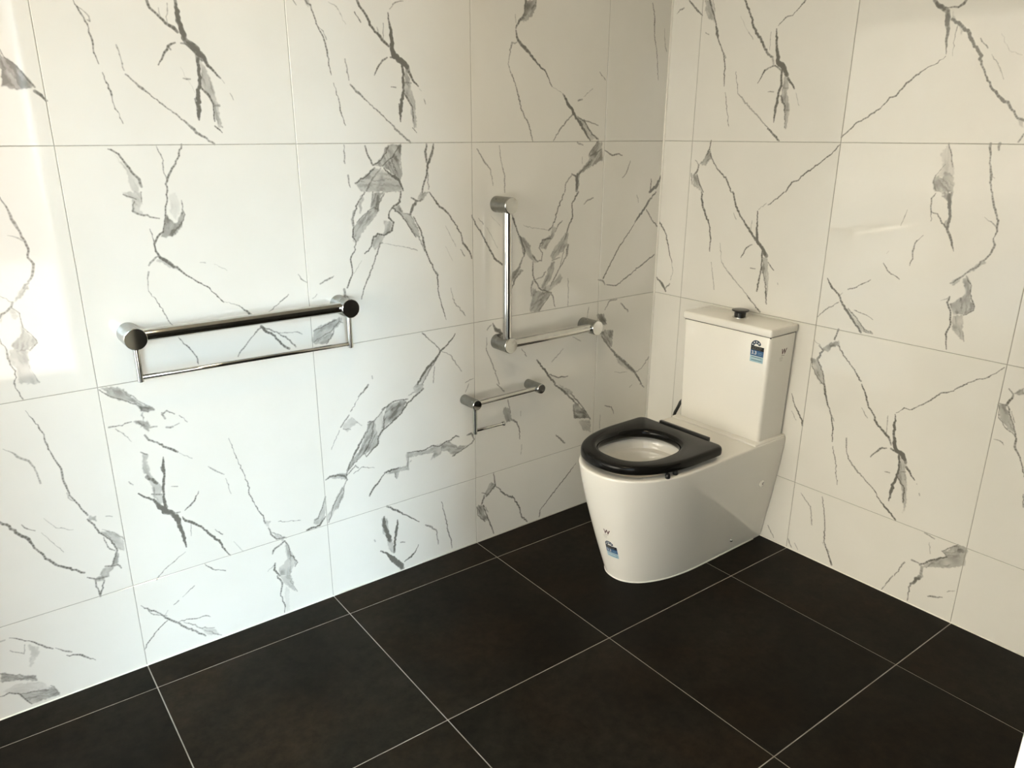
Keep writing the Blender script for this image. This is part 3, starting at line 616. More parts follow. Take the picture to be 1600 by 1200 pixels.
LS45 2353,757,1.5 2335,742,3.0 2327,729,6.9 2305,712,5.4 2296,692,3.9 2290,645,4.8
LS50 2156,507,2.6 2141,501,2.6
LF50 2118,867 2095,869 2062,856 2042,829 2017,804 2028,785 2037,806 2055,819 2078,828 2095,843
LS65 2119,865,3.2 2095,841,4.1 2055,819,3.4 2037,808,4.2
LS50 2063,852,3.3 2017,804,4.3 1995,783,6.9
LF60 2037,806 2002,793 1992,779 2021,779 2028,787
LS40 2025,780,4.3 2026,759,2.6
LF55 2054,763 2016,754 2011,734 2020,722 2034,740
LS60 2112,758,5.0 2096,757,3.3 2056,761,2.6
LS45 2097,750,2.5 2080,732,3.4 2064,705,1.7
LS50 2011,734,6.1 1994,733,4.4
LS60 1970,725,6.2 1953,723,6.3
LS50 1948,725,2.7 1935,729,2.7
LS70 2028,715,6.1 2020,699,7.0 2000,687,6.2 1974,663,8.1 1950,645,5.5
LS40 1946,641,1.8 1914,616,2.8
LS60 1976,769,6.1 1970,751,6.2
LS60 1977,764,4.4 1963,773,4.4 1944,759,3.6
LS50 1932,752,2.2 1913,728,2.7
LF40 2043,666 2030,658 2031,619 2030,595 2006,553 2006,523 2004,502 2017,501 2030,531 2031,556 2039,588 2048,615
LS60 2045,669,3.5 2030,658,3.5
LS70 2039,592,13.4 2017,566,10.8
LS65 2034,537,6.3 2009,529,7.3
LS50 2027,555,7.2 2028,530,6.3
LS85 2068,549,3.6 2055,535,6.3 2032,519,9.1 2019,492,18.4 2000,470,22.3 1988,462,18.7 1975,437,18.9 1972,410,13.3 1969,382,12.5 1965,344,3.9
LS85 1990,640,2.7 1995,600,13.6 1994,590,7.3 2002,552,8.2 2005,513,9.2 2002,487,11.1
LS60 2000,611,4.5 1999,601,4.5
LS60 1988,462,6.5 1968,460,5.7
LS70 1954,461,2.4 1937,472,6.7 1924,483,4.8 1909,510,2.4
LS80 1963,443,2.8 1956,428,9.5 1935,413,8.7 1911,389,6.8 1899,369,7.9 1870,333,8.0 1863,308,6.1 1843,273,3.1
LS45 1942,416,2.9 1947,375,1.9
LS60 1877,373,2.5 1858,350,4.0
LS35 1828,315,1.5 1803,273,2.1
LS60 1969,329,1.5 2003,309,2.9 2022,300,2.9 2047,280,2.4
LS50 2087,591,2.6 2078,579,3.5
LS60 1981,546,2.3 1964,541,2.8
LS65 1805,651,2.4 1790,591,2.9 1771,523,3.0 1764,494,4.0 1764,456,5.1 1748,411,3.1
LS50 1873,579,1.9 1855,561,5.8 1831,542,2.9
LS50 1828,528,2.0 1818,475,2.5
LS70 1920,271,2.5 1900,246,4.0 1863,227,3.1
LS70 1344,726,7.8 1363,705,7.8 1381,692,5.6
LS60 1381,687,2.8 1412,649,4.4
LS65 1419,637,5.6 1450,603,5.5
LS50 1456,593,2.8 1488,534,2.2
LF25 1438,611 1414,628 1387,605 1411,593 1429,581 1445,596
LS40 1408,626,2.2 1376,591,3.4
LS50 1442,595,3.3 1417,587,4.5
LF55 1278,643 1211,645 1205,638 1232,598 1295,561 1301,568 1292,606
LF50 1352,597 1329,597 1324,579 1315,519 1347,492 1395,482 1433,445 1438,453 1394,504 1360,565
LF20 1329,597 1291,634 1295,561 1315,525
LS75 1137,671,8.5 1166,653,8.4 1202,632,6.0 1225,602,7.2 1264,576,5.9 1301,556,8.2 1317,537,7.0 1319,514,5.9 1366,477,4.7
LS70 1297,630,7.0 1272,641,8.2 1247,650,4.7 1198,646,3.6
LS70 1295,561,5.9 1292,606,4.7
LS60 1352,597,5.7 1329,597,5.8 1291,628,3.5
LS65 1332,592,4.6 1344,538,8.1 1370,498,8.1 1395,476,5.8
LS65 1360,565,8.0 1405,502,9.2 1438,447,8.0
LS60 1366,477,4.7 1371,490,5.8 1395,482,6.9 1439,441,5.7 1445,426,5.7
LS60 1445,426,4.6 1408,456,5.8 1398,445,4.6
LF35 1165,693 1136,688 1137,671 1166,659 1178,684
LS45 1194,659,6.0 1172,666,6.0
LS70 1516,434,4.5 1501,442,6.7 1473,439,11.3 1451,430,9.1 1441,413,6.9
LF40 1513,439 1473,445 1439,436 1446,415 1480,430
LS50 1416,429,2.9 1386,444,3.5 1339,429,1.8
LS65 1444,411,4.6 1454,393,5.7 1457,380,9.2
LF45 1456,394 1452,370 1476,329 1517,277 1515,306 1479,366
LS65 1460,389,6.9 1492,340,4.6 1517,280,5.8
LS60 1455,376,4.6 1482,320,4.6
LF35 1520,378 1523,309 1542,280 1572,289 1569,300 1545,316
LS60 1521,375,4.5 1531,347,4.5 1551,306,5.7 1563,304,6.8
LS75 1526,304,5.7 1548,279,8.0 1576,279,7.9 1593,276,5.6
LS70 1748,411,4.1 1728,363,4.2 1725,345,6.3
LF40 1724,356 1709,346 1711,324 1725,340
LS70 1717,325,5.3 1707,294,5.4 1695,278,5.4 1669,275,3.3
LS50 1708,306,2.7 1664,273,4.4
LF28 1703,301 1669,278 1675,266 1700,283
LF40 1670,264 1658,248 1655,218 1635,175 1647,162 1666,133 1697,145 1700,169 1665,198 1667,240
LS65 1670,264,4.4 1659,243,4.4 1656,212,4.4 1635,172,5.6 1644,161,4.5
LS65 1670,264,6.6 1709,243,7.6 1713,232,4.3
LS70 1708,196,5.5 1713,174,7.7 1702,155,5.5 1697,145,5.5
LS35 1734,176,2.2 1709,193,3.3
LS50 1684,337,2.1 1664,330,3.2 1611,318,2.2
LF38 1210,451 1143,440 1103,448 1062,450 1070,409 1118,399 1103,424 1202,431 1210,384 1242,390 1256,367 1267,388 1298,396 1260,404 1216,404
LF50 1069,446 1035,450 1001,422 951,416 973,409 1016,388 1043,414 1070,421
LS70 1210,451,4.9 1143,443,5.0 1103,451,6.4 1079,442,6.4 1048,453,6.5 1028,454,6.5 1007,465,6.6 993,458,4.0
LS50 1207,450,3.7 1210,396,5.0
LS75 1301,400,8.5 1266,403,7.3 1247,404,6.1
LS75 1301,397,6.0 1324,374,6.0 1350,351,8.4 1363,331,6.0
LS50 1261,392,8.6 1256,367,6.2
LS50 1199,415,6.2 1196,417,6.2
LS65 1023,390,5.3 980,404,5.3 937,419,6.7 926,432,6.8 940,458,10.7 958,456,5.3
LS75 1313,236,8.7 1315,205,22.4 1304,164,20.2 1293,135,19.1
LF40 1323,233 1301,226 1298,168 1287,139 1282,111 1283,80 1296,90 1306,139 1317,174
LS85 1261,207,5.1 1265,176,15.3 1274,141,10.2 1280,85,12.9
LS85 1333,107,6.3 1309,89,8.9 1285,54,25.8 1260,25,28.8 1251,5,23.7
LS75 1240,31,3.9 1212,41,9.3 1191,60,5.3 1180,79,3.3
LS75 1299,272,8.7 1256,240,8.8 1231,219,5.1 1173,172,3.3
LS60 1147,150,5.3 1127,137,9.4 1100,109,5.4 1095,53,5.5
LS65 1076,222,3.3 1060,155,5.4 1051,92,5.5 1038,54,5.6 1035,15,3.5
LS40 1355,159,5.0 1352,152,5.0
LS60 1252,114,5.2 1236,109,5.2
LS70 839,272,4.3 835,241,7.2
LF50 850,239 828,212 874,185 885,195
LS70 835,241,7.2 832,216,7.2 874,185,10.0
LS50 896,205,4.2 862,188,7.2
LS60 885,188,10.0 896,158,8.6
LF50 919,158 889,149 871,74 897,89 916,130
LS70 889,149,7.2 871,95,7.3 852,47,5.9 840,11,5.9
LS50 878,138,4.3 867,114,4.4
LS60 919,151,5.7 916,116,4.3 882,78,5.8
LS70 828,212,4.3 789,170,7.3 749,141,9.0
LS50 823,626,4.0 789,591,6.9
LS50 962,623,3.2 947,651,3.2
LF50 797,514 782,530 767,520 751,465 782,465
LS60 771,553,4.2 759,499,5.6
LS70 751,468,9.9 728,453,8.6 716,424,5.8 713,380,3.6
LS40 703,354,4.4 707,314,3.7
LS40 709,494,3.6 709,475,3.6
LS70 542,571,7.4 486,526,12.1 433,475,7.7
LF35 521,567 487,547 443,518 451,506 486,526
LS60 452,513,7.7 388,444,6.3
LF60 433,475 397,446 369,419 340,381 430,402 436,434
LS65 388,444,6.3 340,378,8.1
LS60 437,462,6.2 430,405,7.8 349,387,4.8
LF35 403,385 340,374 332,319 383,338
LS60 260,420,4.9 221,405,6.6 205,372,5.0
LS40 285,383,4.1 284,322,4.1
LS60 527,352,4.6 501,328,9.3 478,305,7.8
LS65 413,198,3.2 473,146,6.4 524,106,6.4 604,39,4.7 608,11,6.3
LS70 749,148,4.5 717,96,7.6 700,40,7.7 671,9,6.2
LS40 116,473,5.1 102,481,5.1
LS60 52,475,6.9 26,455,8.7
RS75 684,605,3.1 704,561,6.2 739,516,6.2 741,498,4.9
RS50 693,540,2.5 714,512,3.1
RS80 801,672,9.4 809,639,10.6 818,618,7.0 839,576,4.7 855,527,5.9 860,475,4.7
RS60 865,458,3.0 880,414,4.7 901,323,3.0
RS50 835,581,4.7 855,551,4.7
RS80 932,706,4.4 955,667,7.7 964,642,7.7 988,614,7.6 1004,585,8.7 1041,557,9.7 1054,544,8.6
RS50 945,625,2.8 969,597,3.3
RS50 1035,623,2.7 1040,562,3.2
RS85 1057,635,2.6 1062,592,11.7 1063,569,10.6 1070,538,16.0 1079,518,16.0 1102,509,19.0 1116,485,13.7
RS85 1092,505,8.5 1099,462,7.5 1095,420,8.6 1087,371,13.1 1085,334,4.4
RS80 1121,470,10.6 1153,436,4.2
RS50 1162,426,2.1 1163,424,2.1
RS50 1175,396,4.2 1178,389,2.6
RF45 1098,496 1117,480 1122,448 1135,401 1141,368 1138,308 1127,357 1123,379 1103,423 1100,457
RS70 1103,423,5.4 1126,397,6.4 1131,347,5.4
RS50 1107,448,5.3 1121,453,5.3
RS70 1048,513,4.3 1028,504,7.7 1014,485,5.5 1001,465,3.3
RS60 1054,544,7.5 1061,529,5.4
RS70 1063,516,7.5 1086,509,7.5
RS75 1059,641,2.1 1081,664,3.6 1106,666,3.1 1132,689,3.5 1157,712,4.5 1181,742,3.9 1203,751,3.8 1249,789,3.7
RS60 909,503,5.8 916,457,3.5 933,427,5.8 956,405,8.0 1030,354,3.4
RS80 1030,354,3.4 1057,323,4.5 1088,300,7.7 1117,276,6.6
RS50 1056,430,2.7 1072,432,4.3
RS50 771,241,2.6 790,222,6.4 815,203,5.1 830,134,5.1
RS70 854,258,4.3 869,203,3.7 881,143,6.2 886,86,6.3 907,50,6.2 926,12,8.7
RS40 880,83,3.1 910,57,3.7
RS60 745,36,5.3 762,9,5.3
RS50 773,31,3.3 789,11,3.3
RS60 655,55,4.1 685,15,4.1
RF50 1315,273 1344,272 1345,215 1313,188 1225,148 1229,159 1254,189 1288,220 1277,229
RS50 1214,271,4.2 1246,264,5.2
RS40 1234,244,2.6 1243,207,3.2
RS60 1317,274,3.0 1276,232,5.2 1290,224,4.1
RS75 1219,154,8.6 1254,189,6.3 1293,219,5.1
RS50 1225,151,10.7 1231,117,12.9
RS60 1192,159,7.6 1219,157,5.4
RS65 1171,140,6.6 1158,106,4.5 1147,76,2.8
RS70 1359,803,3.5 1372,791,6.1
RF60 1382,804 1395,817 1399,799 1388,791 1372,791
RS70 1373,787,6.1 1362,754,7.1
RS60 1343,754,4.5 1362,754,5.3
RF45 1341,753 1362,754 1389,703 1398,676 1380,685 1348,716
RS60 1342,749,3.6 1349,711,2.7 1371,687,3.6 1399,671,3.5
RS65 1367,751,4.4 1389,703,4.4 1405,663,5.3
RS50 1378,739,2.7 1392,709,2.6
RS70 1405,663,4.4 1406,638,8.9 1417,622,5.3 1437,584,4.4 1446,557,3.6
RS50 1349,643,1.8 1366,643,3.2 1377,634,2.3
RS60 1455,503,3.6 1462,465,3.6
RS65 1142,73,4.5 1128,41,4.6 1114,5,2.9
RS70 1226,112,16.2 1199,58,5.5 1202,7,3.3
RS60 1262,55,4.3 1276,62,7.5 1304,74,4.2
RS40 1315,100,3.1 1336,115,2.6
LS60 2228,341,3.5 2209,328,5.3 2177,326,7.2
LF45 2217,331 2193,332 2177,326 2191,316 2211,319
LS65 2210,324,4.4 2208,297,3.6 2206,273,5.4 2189,316,4.5
LF50 2470,142 2438,118 2394,97 2392,75 2433,100 2476,111
LS50 2471,139,3.3 2438,116,4.2 2397,93,8.6
LF18 2474,81 2446,91 2389,73 2363,39 2401,49 2444,58
LF50 2444,58 2401,49 2363,39 2354,23 2353,9 2418,13
LS65 2483,70,3.3 2461,72,5.1 2438,55,4.3 2430,35,4.3 2418,13,3.5
LS60 2438,55,3.4 2401,47,3.5 2364,34,3.5
LS50 2366,48,3.5 2354,23,4.5
LS65 2432,235,2.5 2412,222,3.3 2392,208,2.5 2360,175,6.0 2343,160,4.3
LS45 2437,197,2.5 2426,187,2.5 2409,174,3.4 2403,200,2.5
LF22 2398,197 2374,181 2373,165 2398,130 2406,129 2393,159
LS60 2336,159,2.2 2308,135,6.2 2301,130,3.6
LS65 2314,125,2.7 2284,113,5.4 2266,95,5.5 2248,78,1.8
LS40 2454,233,5.7 2443,233,4.1
LS65 2111,203,1.9 2092,181,4.8 2064,156,4.8 2047,132,5.9 2025,109,8.9 2001,81,7.1 1971,51,7.2 1948,26,5.2
LS50 2100,190,2.4 2082,160,3.9 2048,141,3.9
LS65 2048,124,2.9 2070,111,3.9 2114,69,4.8 2121,55,2.9
LS40 2050,147,2.4 2042,158,2.4
LS60 2024,170,2.5 2009,178,4.9
LS50 1996,186,1.5 1959,210,3.5
LS60 2058,270,3.8 2050,278,3.8
LS60 2016,107,2.5 1988,104,3.5 1966,97,3.1 1939,96,4.6 1926,86,2.1
LS50 2003,99,3.0 1973,78,4.1 1961,61,4.1 1919,43,3.1
LF25 1961,58 1919,45 1908,11 1941,26
LS50 1948,46,3.1 1912,16,4.2 1901,8,2.7
LS70 1705,148,5.5 1692,113,7.8 1701,80,4.5 1690,27,4.6 1695,4,2.3
LF35 1697,145 1661,131 1656,93 1650,69 1675,94 1689,118
LS50 1665,114,3.4 1645,67,3.4
LF12 1685,104 1671,80 1678,4 1691,9
"""
PPM = 1000.0     # pixels per metre of print

def blur(a, k):
    for ax in (0, 1):
        c = np.cumsum(np.concatenate([np.zeros_like(np.take(a, [0], ax)), np.pad(a, [(k, k) if i == ax else (0, 0) for i in (0, 1)], mode='edge')], ax), axis=ax)
        n = a.shape[ax]; s = 2 * k + 1
        a = (np.take(c, range(s, s + n), ax) - np.take(c, range(0, n), ax)) / s
    return a

def value_noise(h, wd, cell, rng):
    gh, gw = int(h / cell) + 3, int(wd / cell) + 3
    g = rng.random((gh, gw)).astype(np.float32)
    y = np.arange(h) / cell; x = np.arange(wd) / cell
    yi = y.astype(int); xi = x.astype(int); fy = (y - yi)[:, None]; fx = (x - xi)[None, :]
    fy = fy * fy * (3 - 2 * fy); fx = fx * fx * (3 - 2 * fx)
    a = g[yi][:, xi]; b = g[yi][:, xi + 1]; c = g[yi + 1][:, xi]; d = g[yi + 1][:, xi + 1]
    return (a * (1 - fx) + b * fx) * (1 - fy) + (c * (1 - fx) + d * fx) * fy

def draw_veins(wall, width, height):
    W, H = int(width * PPM), int(height * PPM)
    rng = np.random.default_rng(7 if wall == 'L' else 11)
    A = np.zeros((H, W), np.float32)
    n_fine = value_noise(H, W, 5, rng); n_mid = value_noise(H, W, 22, rng)
    streak = 0.5 * n_fine + 0.5 * n_mid
    k = PPM / 1000.0
    lines = [ln.split() for ln in VEINS.strip().split('\n')]
    for kind in 'FS':
        for ln in lines:
            hd = ln[0]
            if hd[0] != wall or hd[1] != kind: continue
            al = int(hd[2:]) / 100.0
            P = np.array([[float(v) for v in t.split(',')] for t in ln[1:]]) * k
            if kind == 'F':
                pad = 14
                x0, y0 = np.floor(P.min(0)).astype(int) - pad; x1, y1 = np.ceil(P.max(0)).astype(int) + pad
                x0, y0 = max(x0, 0), max(y0, 0); x1, y1 = min(x1, W), min(y1, H)
                if x1 - x0 < 2 or y1 - y0 < 2: continue
                jx = (n_mid[y0:y1, x0:x1] - 0.5) * 8 + (n_fine[y0:y1, x0:x1] - 0.5) * 5
                jy = (n_fine[y0:y1, x0:x1][::-1] - 0.5) * 6
                yy, xx = np.mgrid[y0:y1, x0:x1].astype(np.float32)
                xx = xx + 0.5 + jx; yy = yy + 0.5 + jy
                ins = np.zeros(xx.shape, bool)
                for i in range(len(P)):
                    (ax, ay), (bx, by) = P[i], P[(i + 1) % len(P)]
                    if ay == by: continue
                    c = ((ay > yy) != (by > yy)) & (xx < (bx - ax) * (yy - ay) / (by - ay) + ax)
                    ins ^= c
                f = ins.astype(np.float32)
                soft = 0.55 * blur(f, 2) + 0.45 * blur(f, 8) * f
                ctr = P.mean(0); q = P - ctr; _, ev = np.linalg.eigh(q.T @ q)
                ax_, ay_ = ev[:, 1]
                uu = (xx - ctr[0]) * ax_ + (yy - ctr[1]) * ay_; vv2 = -(xx - ctr[0]) * ay_ + (yy - ctr[1]) * ax_ + 10 * (n_mid[y0:y1, x0:x1] - 0.5)
                iu = (np.abs(uu * 0.22 + 400 + 3 * ctr[0]) % (H - 1)).astype(int); iv = (np.abs(vv2 * 1.0 + 400 + 5 * ctr[1]) % (W - 1)).astype(int)
                lam = n_fine[iu, iv]
                edge = np.clip(blur(f, 1) - blur(f, 6), 0, 1) * f * 1.1
                tone = 0.42 + 0.40 * n_mid[y0:y1, x0:x1] + 0.75 * np.clip(lam - 0.35, 0, 1)
                v = np.clip(al * 1.55 * (soft * tone + 0.5 * edge * n_fine[y0:y1, x0:x1]), 0, 0.9)
                R = A[y0:y1, x0:x1]; A[y0:y1, x0:x1] = 1 - (1 - R) * (1 - v)
            else:
                pts = [P[0]]
                for a, b in zip(P[:-1], P[1:]):
                    L = math.hypot(b[0] - a[0], b[1] - a[1]); n = max(1, int(L / 7))
                    for i in range(1, n + 1):
                        q = a + (b - a) * i / n
                        if i < n:
                            amp = min(1.6, 0.10 * L) + (0.12 if q[2] < 4 else 0.07) * q[2]
                            q = q.copy(); q[:2] += rng.normal(0, amp * 0.55, 2); q[2] *= (0.6 + 0.7 * rng.random()) if q[2] < 4 else (0.86 + 0.26 * rng.random())
                        pts.append(q)
                S = np.zeros(0)
                for a, b in zip(pts[:-1], pts[1:]):
                    r = max(a[2], b[2]) * 0.5 + 2.5
                    x0 = max(int(min(a[0], b[0]) - r), 0); x1 = min(int(max(a[0], b[0]) + r) + 2, W)
                    y0 = max(int(min(a[1], b[1]) - r), 0); y1 = min(int(max(a[1], b[1]) + r) + 2, H)
                    if x1 <= x0 or y1 <= y0: continue
                    yy, xx = np.mgrid[y0:y1, x0:x1].astype(np.float32); xx += 0.5; yy += 0.5
                    dx, dy = b[0] - a[0], b[1] - a[1]; LL = dx * dx + dy * dy + 1e-9
                    t = np.clip(((xx - a[0]) * dx + (yy - a[1]) * dy) / LL, 0, 1)
                    dist = np.hypot(xx - a[0] - t * dx, yy - a[1] - t * dy)
                    wd = (a[2] + (b[2] - a[2]) * t)
                    wd = np.where(wd > 5, 5 + (wd - 5) * 0.72, wd) * np.where(wd > 4, 0.90 + 0.25 * n_mid[y0:y1, x0:x1], 0.80 + 0.45 * n_fine[y0:y1, x0:x1])
                    hw = np.maximum(wd * 0.5, 0.6)
                    cov = np.clip((hw + 0.6 - dist) / 1.2, 0, 1) * np.minimum(1, wd / 1.0)
                    core = np.clip(1.15 - dist / hw, 0, 1)
                    tone = np.where(hw > 2.2, 0.50 + 0.30 * core + 0.42 * (streak[y0:y1, x0:x1] - 0.3), 0.78 + 0.42 * (streak[y0:y1, x0:x1] - 0.3))
                    v = np.clip(al * 1.12, 0, 0.97) * cov * tone
                    R = A[y0:y1, x0:x1]; np.maximum(R, np.minimum(v + 0.35 * R * cov, 0.95), out=R)
    return A

def paste(A, src, dst):
    """repeat the print of one tile on another (x0, x1, z0, z1 in metres), as the makers do"""
    s = [int(v * PPM) for v in src]; d = [int(v * PPM) for v in dst]
    h = min(s[3] - s[2], d[3] - d[2], A.shape[0] - d[2]); wd = min(s[1] - s[0], d[1] - d[0], A.shape[1] - d[0])
    A[d[2]:d[2] + h, d[0]:d[0] + wd] = A[s[2]:s[2] + h, s[0]:s[0] + wd]

def print_image(name, A):
    H, W = A.shape
    im = bpy.data.images.new(name, W, H, alpha=False, float_buffer=False)
    im.colorspace_settings.name = 'Non-Color'
    px = np.ones((H, W, 4), np.float32); px[..., :3] = A[..., None]
    im.pixels.foreach_set(px.ravel()); im.update(); im.pack()
    return im

def marble_material(name, im):
    m = mat(name, (0.8, 0.78, 0.7), 0.045)
    n = m.node_tree.nodes; l = m.node_tree.links; b = n['Principled BSDF']
    t = n.new('ShaderNodeTexImage'); t.image = im; t.interpolation = 'Cubic'; t.extension = 'EXTEND'
    uv = n.new('ShaderNodeUVMap'); uv.uv_map = 'print'; l.new(uv.outputs[0], t.inputs[0])
    geo = n.new('ShaderNodeNewGeometry')
    no = n.new('ShaderNodeTexNoise'); no.inputs['Scale'].default_value = 5.0; no.inputs['Detail'].default_value = 5
    l.new(geo.outputs['Position'], no.inputs['Vector'])
    r = n.new('ShaderNodeValToRGB'); r.color_ramp.elements[0].position = 0.3; r.color_ramp.elements[1].position = 0.7
    r.color_ramp.elements[0].color = (*TILE_LO, 1); r.color_ramp.elements[1].color = (*TILE_HI, 1)
    l.new(no.outputs['Fac'], r.inputs[0])
    mx = n.new('ShaderNodeMix'); mx.data_type = 'RGBA'
    l.new(t.outputs['Color'], mx.inputs['Factor']); l.new(r.outputs[0], mx.inputs['A']); mx.inputs['B'].default_value = (0.125, 0.120, 0.102, 1)
    l.new(mx.outputs['Result'], b.inputs['Base Color']); b.inputs['Specular IOR Level'].default_value = 0.85
    return m
TILE_LO, TILE_HI = (0.745, 0.726, 0.665), (0.775, 0.757, 0.698)

T = 0.6
ROWS = [0.0, 0.2725, 0.8711, 1.4727, 2.0727, 2.5]
LCOL = [0.0, 0.3215, 0.9215, 1.5215, 2.1215, 2.7215, 3.3215, 3.9215, 4.5215]
RCOL = [0.0, 0.1416, 0.7416, 1.3416, 1.9416, 2.075]
E1, E2 = 0.0116, 0.018
CEIL = 2.5
LW, RW = 4.5215, 2.075

veinL = draw_veins('L', LW, CEIL); veinR = draw_veins('R', RW, CEIL)
# tiles the photograph does not show repeat one of the prints it does
for i in (0, 1, 2, 3):
    x0, x1 = LCOL[i], LCOL[i + 1]
    paste(veinL, (x0, x1, ROWS[2], ROWS[2] + 0.43), (x0, x1, ROWS[4], CEIL))
for j in range(4):
    for q in (5, 7): paste(veinL, (LCOL[2], LCOL[3], ROWS[j], ROWS[j + 1]), (LCOL[q], LCOL[q + 1], ROWS[j], ROWS[j + 1]))
    paste(veinL, (LCOL[3], LCOL[4], ROWS[j], ROWS[j + 1]), (LCOL[6], LCOL[7], ROWS[j], ROWS[j + 1]))
for i in (1, 2):
    paste(veinR, (RCOL[i], RCOL[i + 1], ROWS[2], ROWS[2] + 0.43), (RCOL[i], RCOL[i + 1], ROWS[4], CEIL))
for j in range(4):
    paste(veinR, (RCOL[1], RCOL[2] - 0.46, ROWS[j], ROWS[j + 1]), (RCOL[4], RCOL[5], ROWS[j], ROWS[j + 1]))
M['marbleL'] = marble_material('marble_print_tile', print_image('marble_print', veinL))
M['marbleR'] = marble_material('marble_print_tile', print_image('marble_print', veinR))

# ------------------------------------------------------------------ room shell
def slab(name, lo, hi, m, parent=None):
    bm = bmesh.new(); box(bm, lo, hi)
    return structure(link_mesh(name, bm, m, parent))

def wall_tiles(wall, cols, width, to_local, m):
    g = 0.0010; bv = 0.0008; th = 0.008
    for i in range(len(cols) - 1):
        for j in range(len(ROWS) - 1):
            a0, a1, z0, z1 = cols[i] + g, cols[i + 1] - g, ROWS[j] + g, ROWS[j + 1] - g
            if i == 0: a0 = cols[0]
            bm = bmesh.new(); uvl = bm.loops.layers.uv.new('print')
            def ring(ins, off): return [bm.verts.new(to_local(a, off, z)) for a, z in ((a0 + ins, z0 + ins), (a1 - ins, z0 + ins), (a1 - ins, z1 - ins), (a0 + ins, z1 - ins))]
            F, Rm, B = ring(bv, 0.0), ring(0, -bv), ring(0, -th)
            bm.faces.new(F)
            for P, Q in ((F, Rm), (Rm, B)):
                for k in range(4): bm.faces.new((P[k], P[(k + 1) % 4], Q[(k + 1) % 4], Q[k]))
            bmesh.ops.recalc_face_normals(bm, faces=bm.faces[:])
            inv = {}
            for V in (F, Rm, B):
                for v, (a, z) in zip(V, ((a0, z0), (a1, z0), (a1, z1), (a0, z1))): inv[v] = (a, z)
            for f in bm.faces:
                for lp in f.loops:
                    a, z = inv[lp.vert]; lp[uvl].uv = (a / width, z / CEIL)
            # faces must look into the room
            link_mesh('wall_tile', bm, m, wall)

GR = 0.0012
bm = bmesh.new(); box(bm, (-LW - 0.1, GR, -0.05), (0.15, 0.12, CEIL))
wall_left = structure(link_mesh('wall_left', bm, M['wall_grout'])); wall_left.rotation_euler = (0, 0, E1)
wall_tiles(wall_left, LCOL, LW, lambda a, off, z: (-a, -off, z), M['marbleL'])
bm = bmesh.new(); box(bm, (GR, -RW - 0.1, -0.05), (0.12, 0.10, CEIL))
wall_right = structure(link_mesh('wall_right', bm, M['wall_grout'])); wall_right.rotation_euler = (0, 0, E2)
wall_tiles(wall_right, RCOL, RW, lambda a, off, z: (-off, -a, z), M['marbleR'])

bm = bmesh.new()
box(bm, (XB - 0.12, BY1, -0.05), (XB, 0.1, CEIL)); box(bm, (XB - 0.12, YW - WT, -0.05), (XB, BY0, CEIL)); box(bm, (XB - 0.12, BY0, BZ), (XB, BY1, CEIL))
structure(link_mesh('wall_back', bm, M['paint']))
bm = bmesh.new()
box(bm, (DX1 + 0.012, YW - WT, -0.05), (0.2, YW, CEIL)); box(bm, (XB, YW - WT, -0.05), (DX0 - 0.012, YW, CEIL)); box(bm, (DX0 - 0.012, YW - WT, DZ + 0.012), (DX1 + 0.012, YW, CEIL))
structure(link_mesh('wall_near', bm, M['paint']))
slab('ceiling', (XB - 0.12, YW - WT, CEIL), (0.25, 0.15, CEIL + 0.1), M['plaster'])

# door frame: two jambs and a head lining the opening, the near one just inside the right edge of the picture
def frame_piece(lo, hi, r=0.003):
    b = round_box(lo, hi, r, 2); return b
df = bpy.data.objects.new('door_1', None); COL.objects.link(df); structure(df)
df.location = ((DX0 + DX1) / 2, YW - WT / 2, 0)
off = Vector(df.location)
def rel(a): return tuple(Vector(a) - off)
link_mesh('jamb', frame_piece(rel((DX1, YW - WT - 0.015, -0.001)), rel((DX1 + 0.02, YW + 0.001, DZ + 0.02))), M['frame'], df)
link_mesh('jamb', frame_piece(rel((DX0 - 0.02, YW - WT - 0.015, -0.001)), rel((DX0, YW + 0.001, DZ + 0.02))), M['frame'], df)
link_mesh('head', frame_piece(rel((DX0, YW - WT - 0.015, DZ)), rel((DX1, YW + 0.001, DZ + 0.02))), M['frame'], df)

link_mesh('door_leaf', frame_piece(rel((-1.645, YW + 0.012, 0.008)), rel((-0.20, YW + 0.050, 2.04)), 0.002), M['door'], df)['label'] = 'dark charcoal sliding leaf parked along the wall'

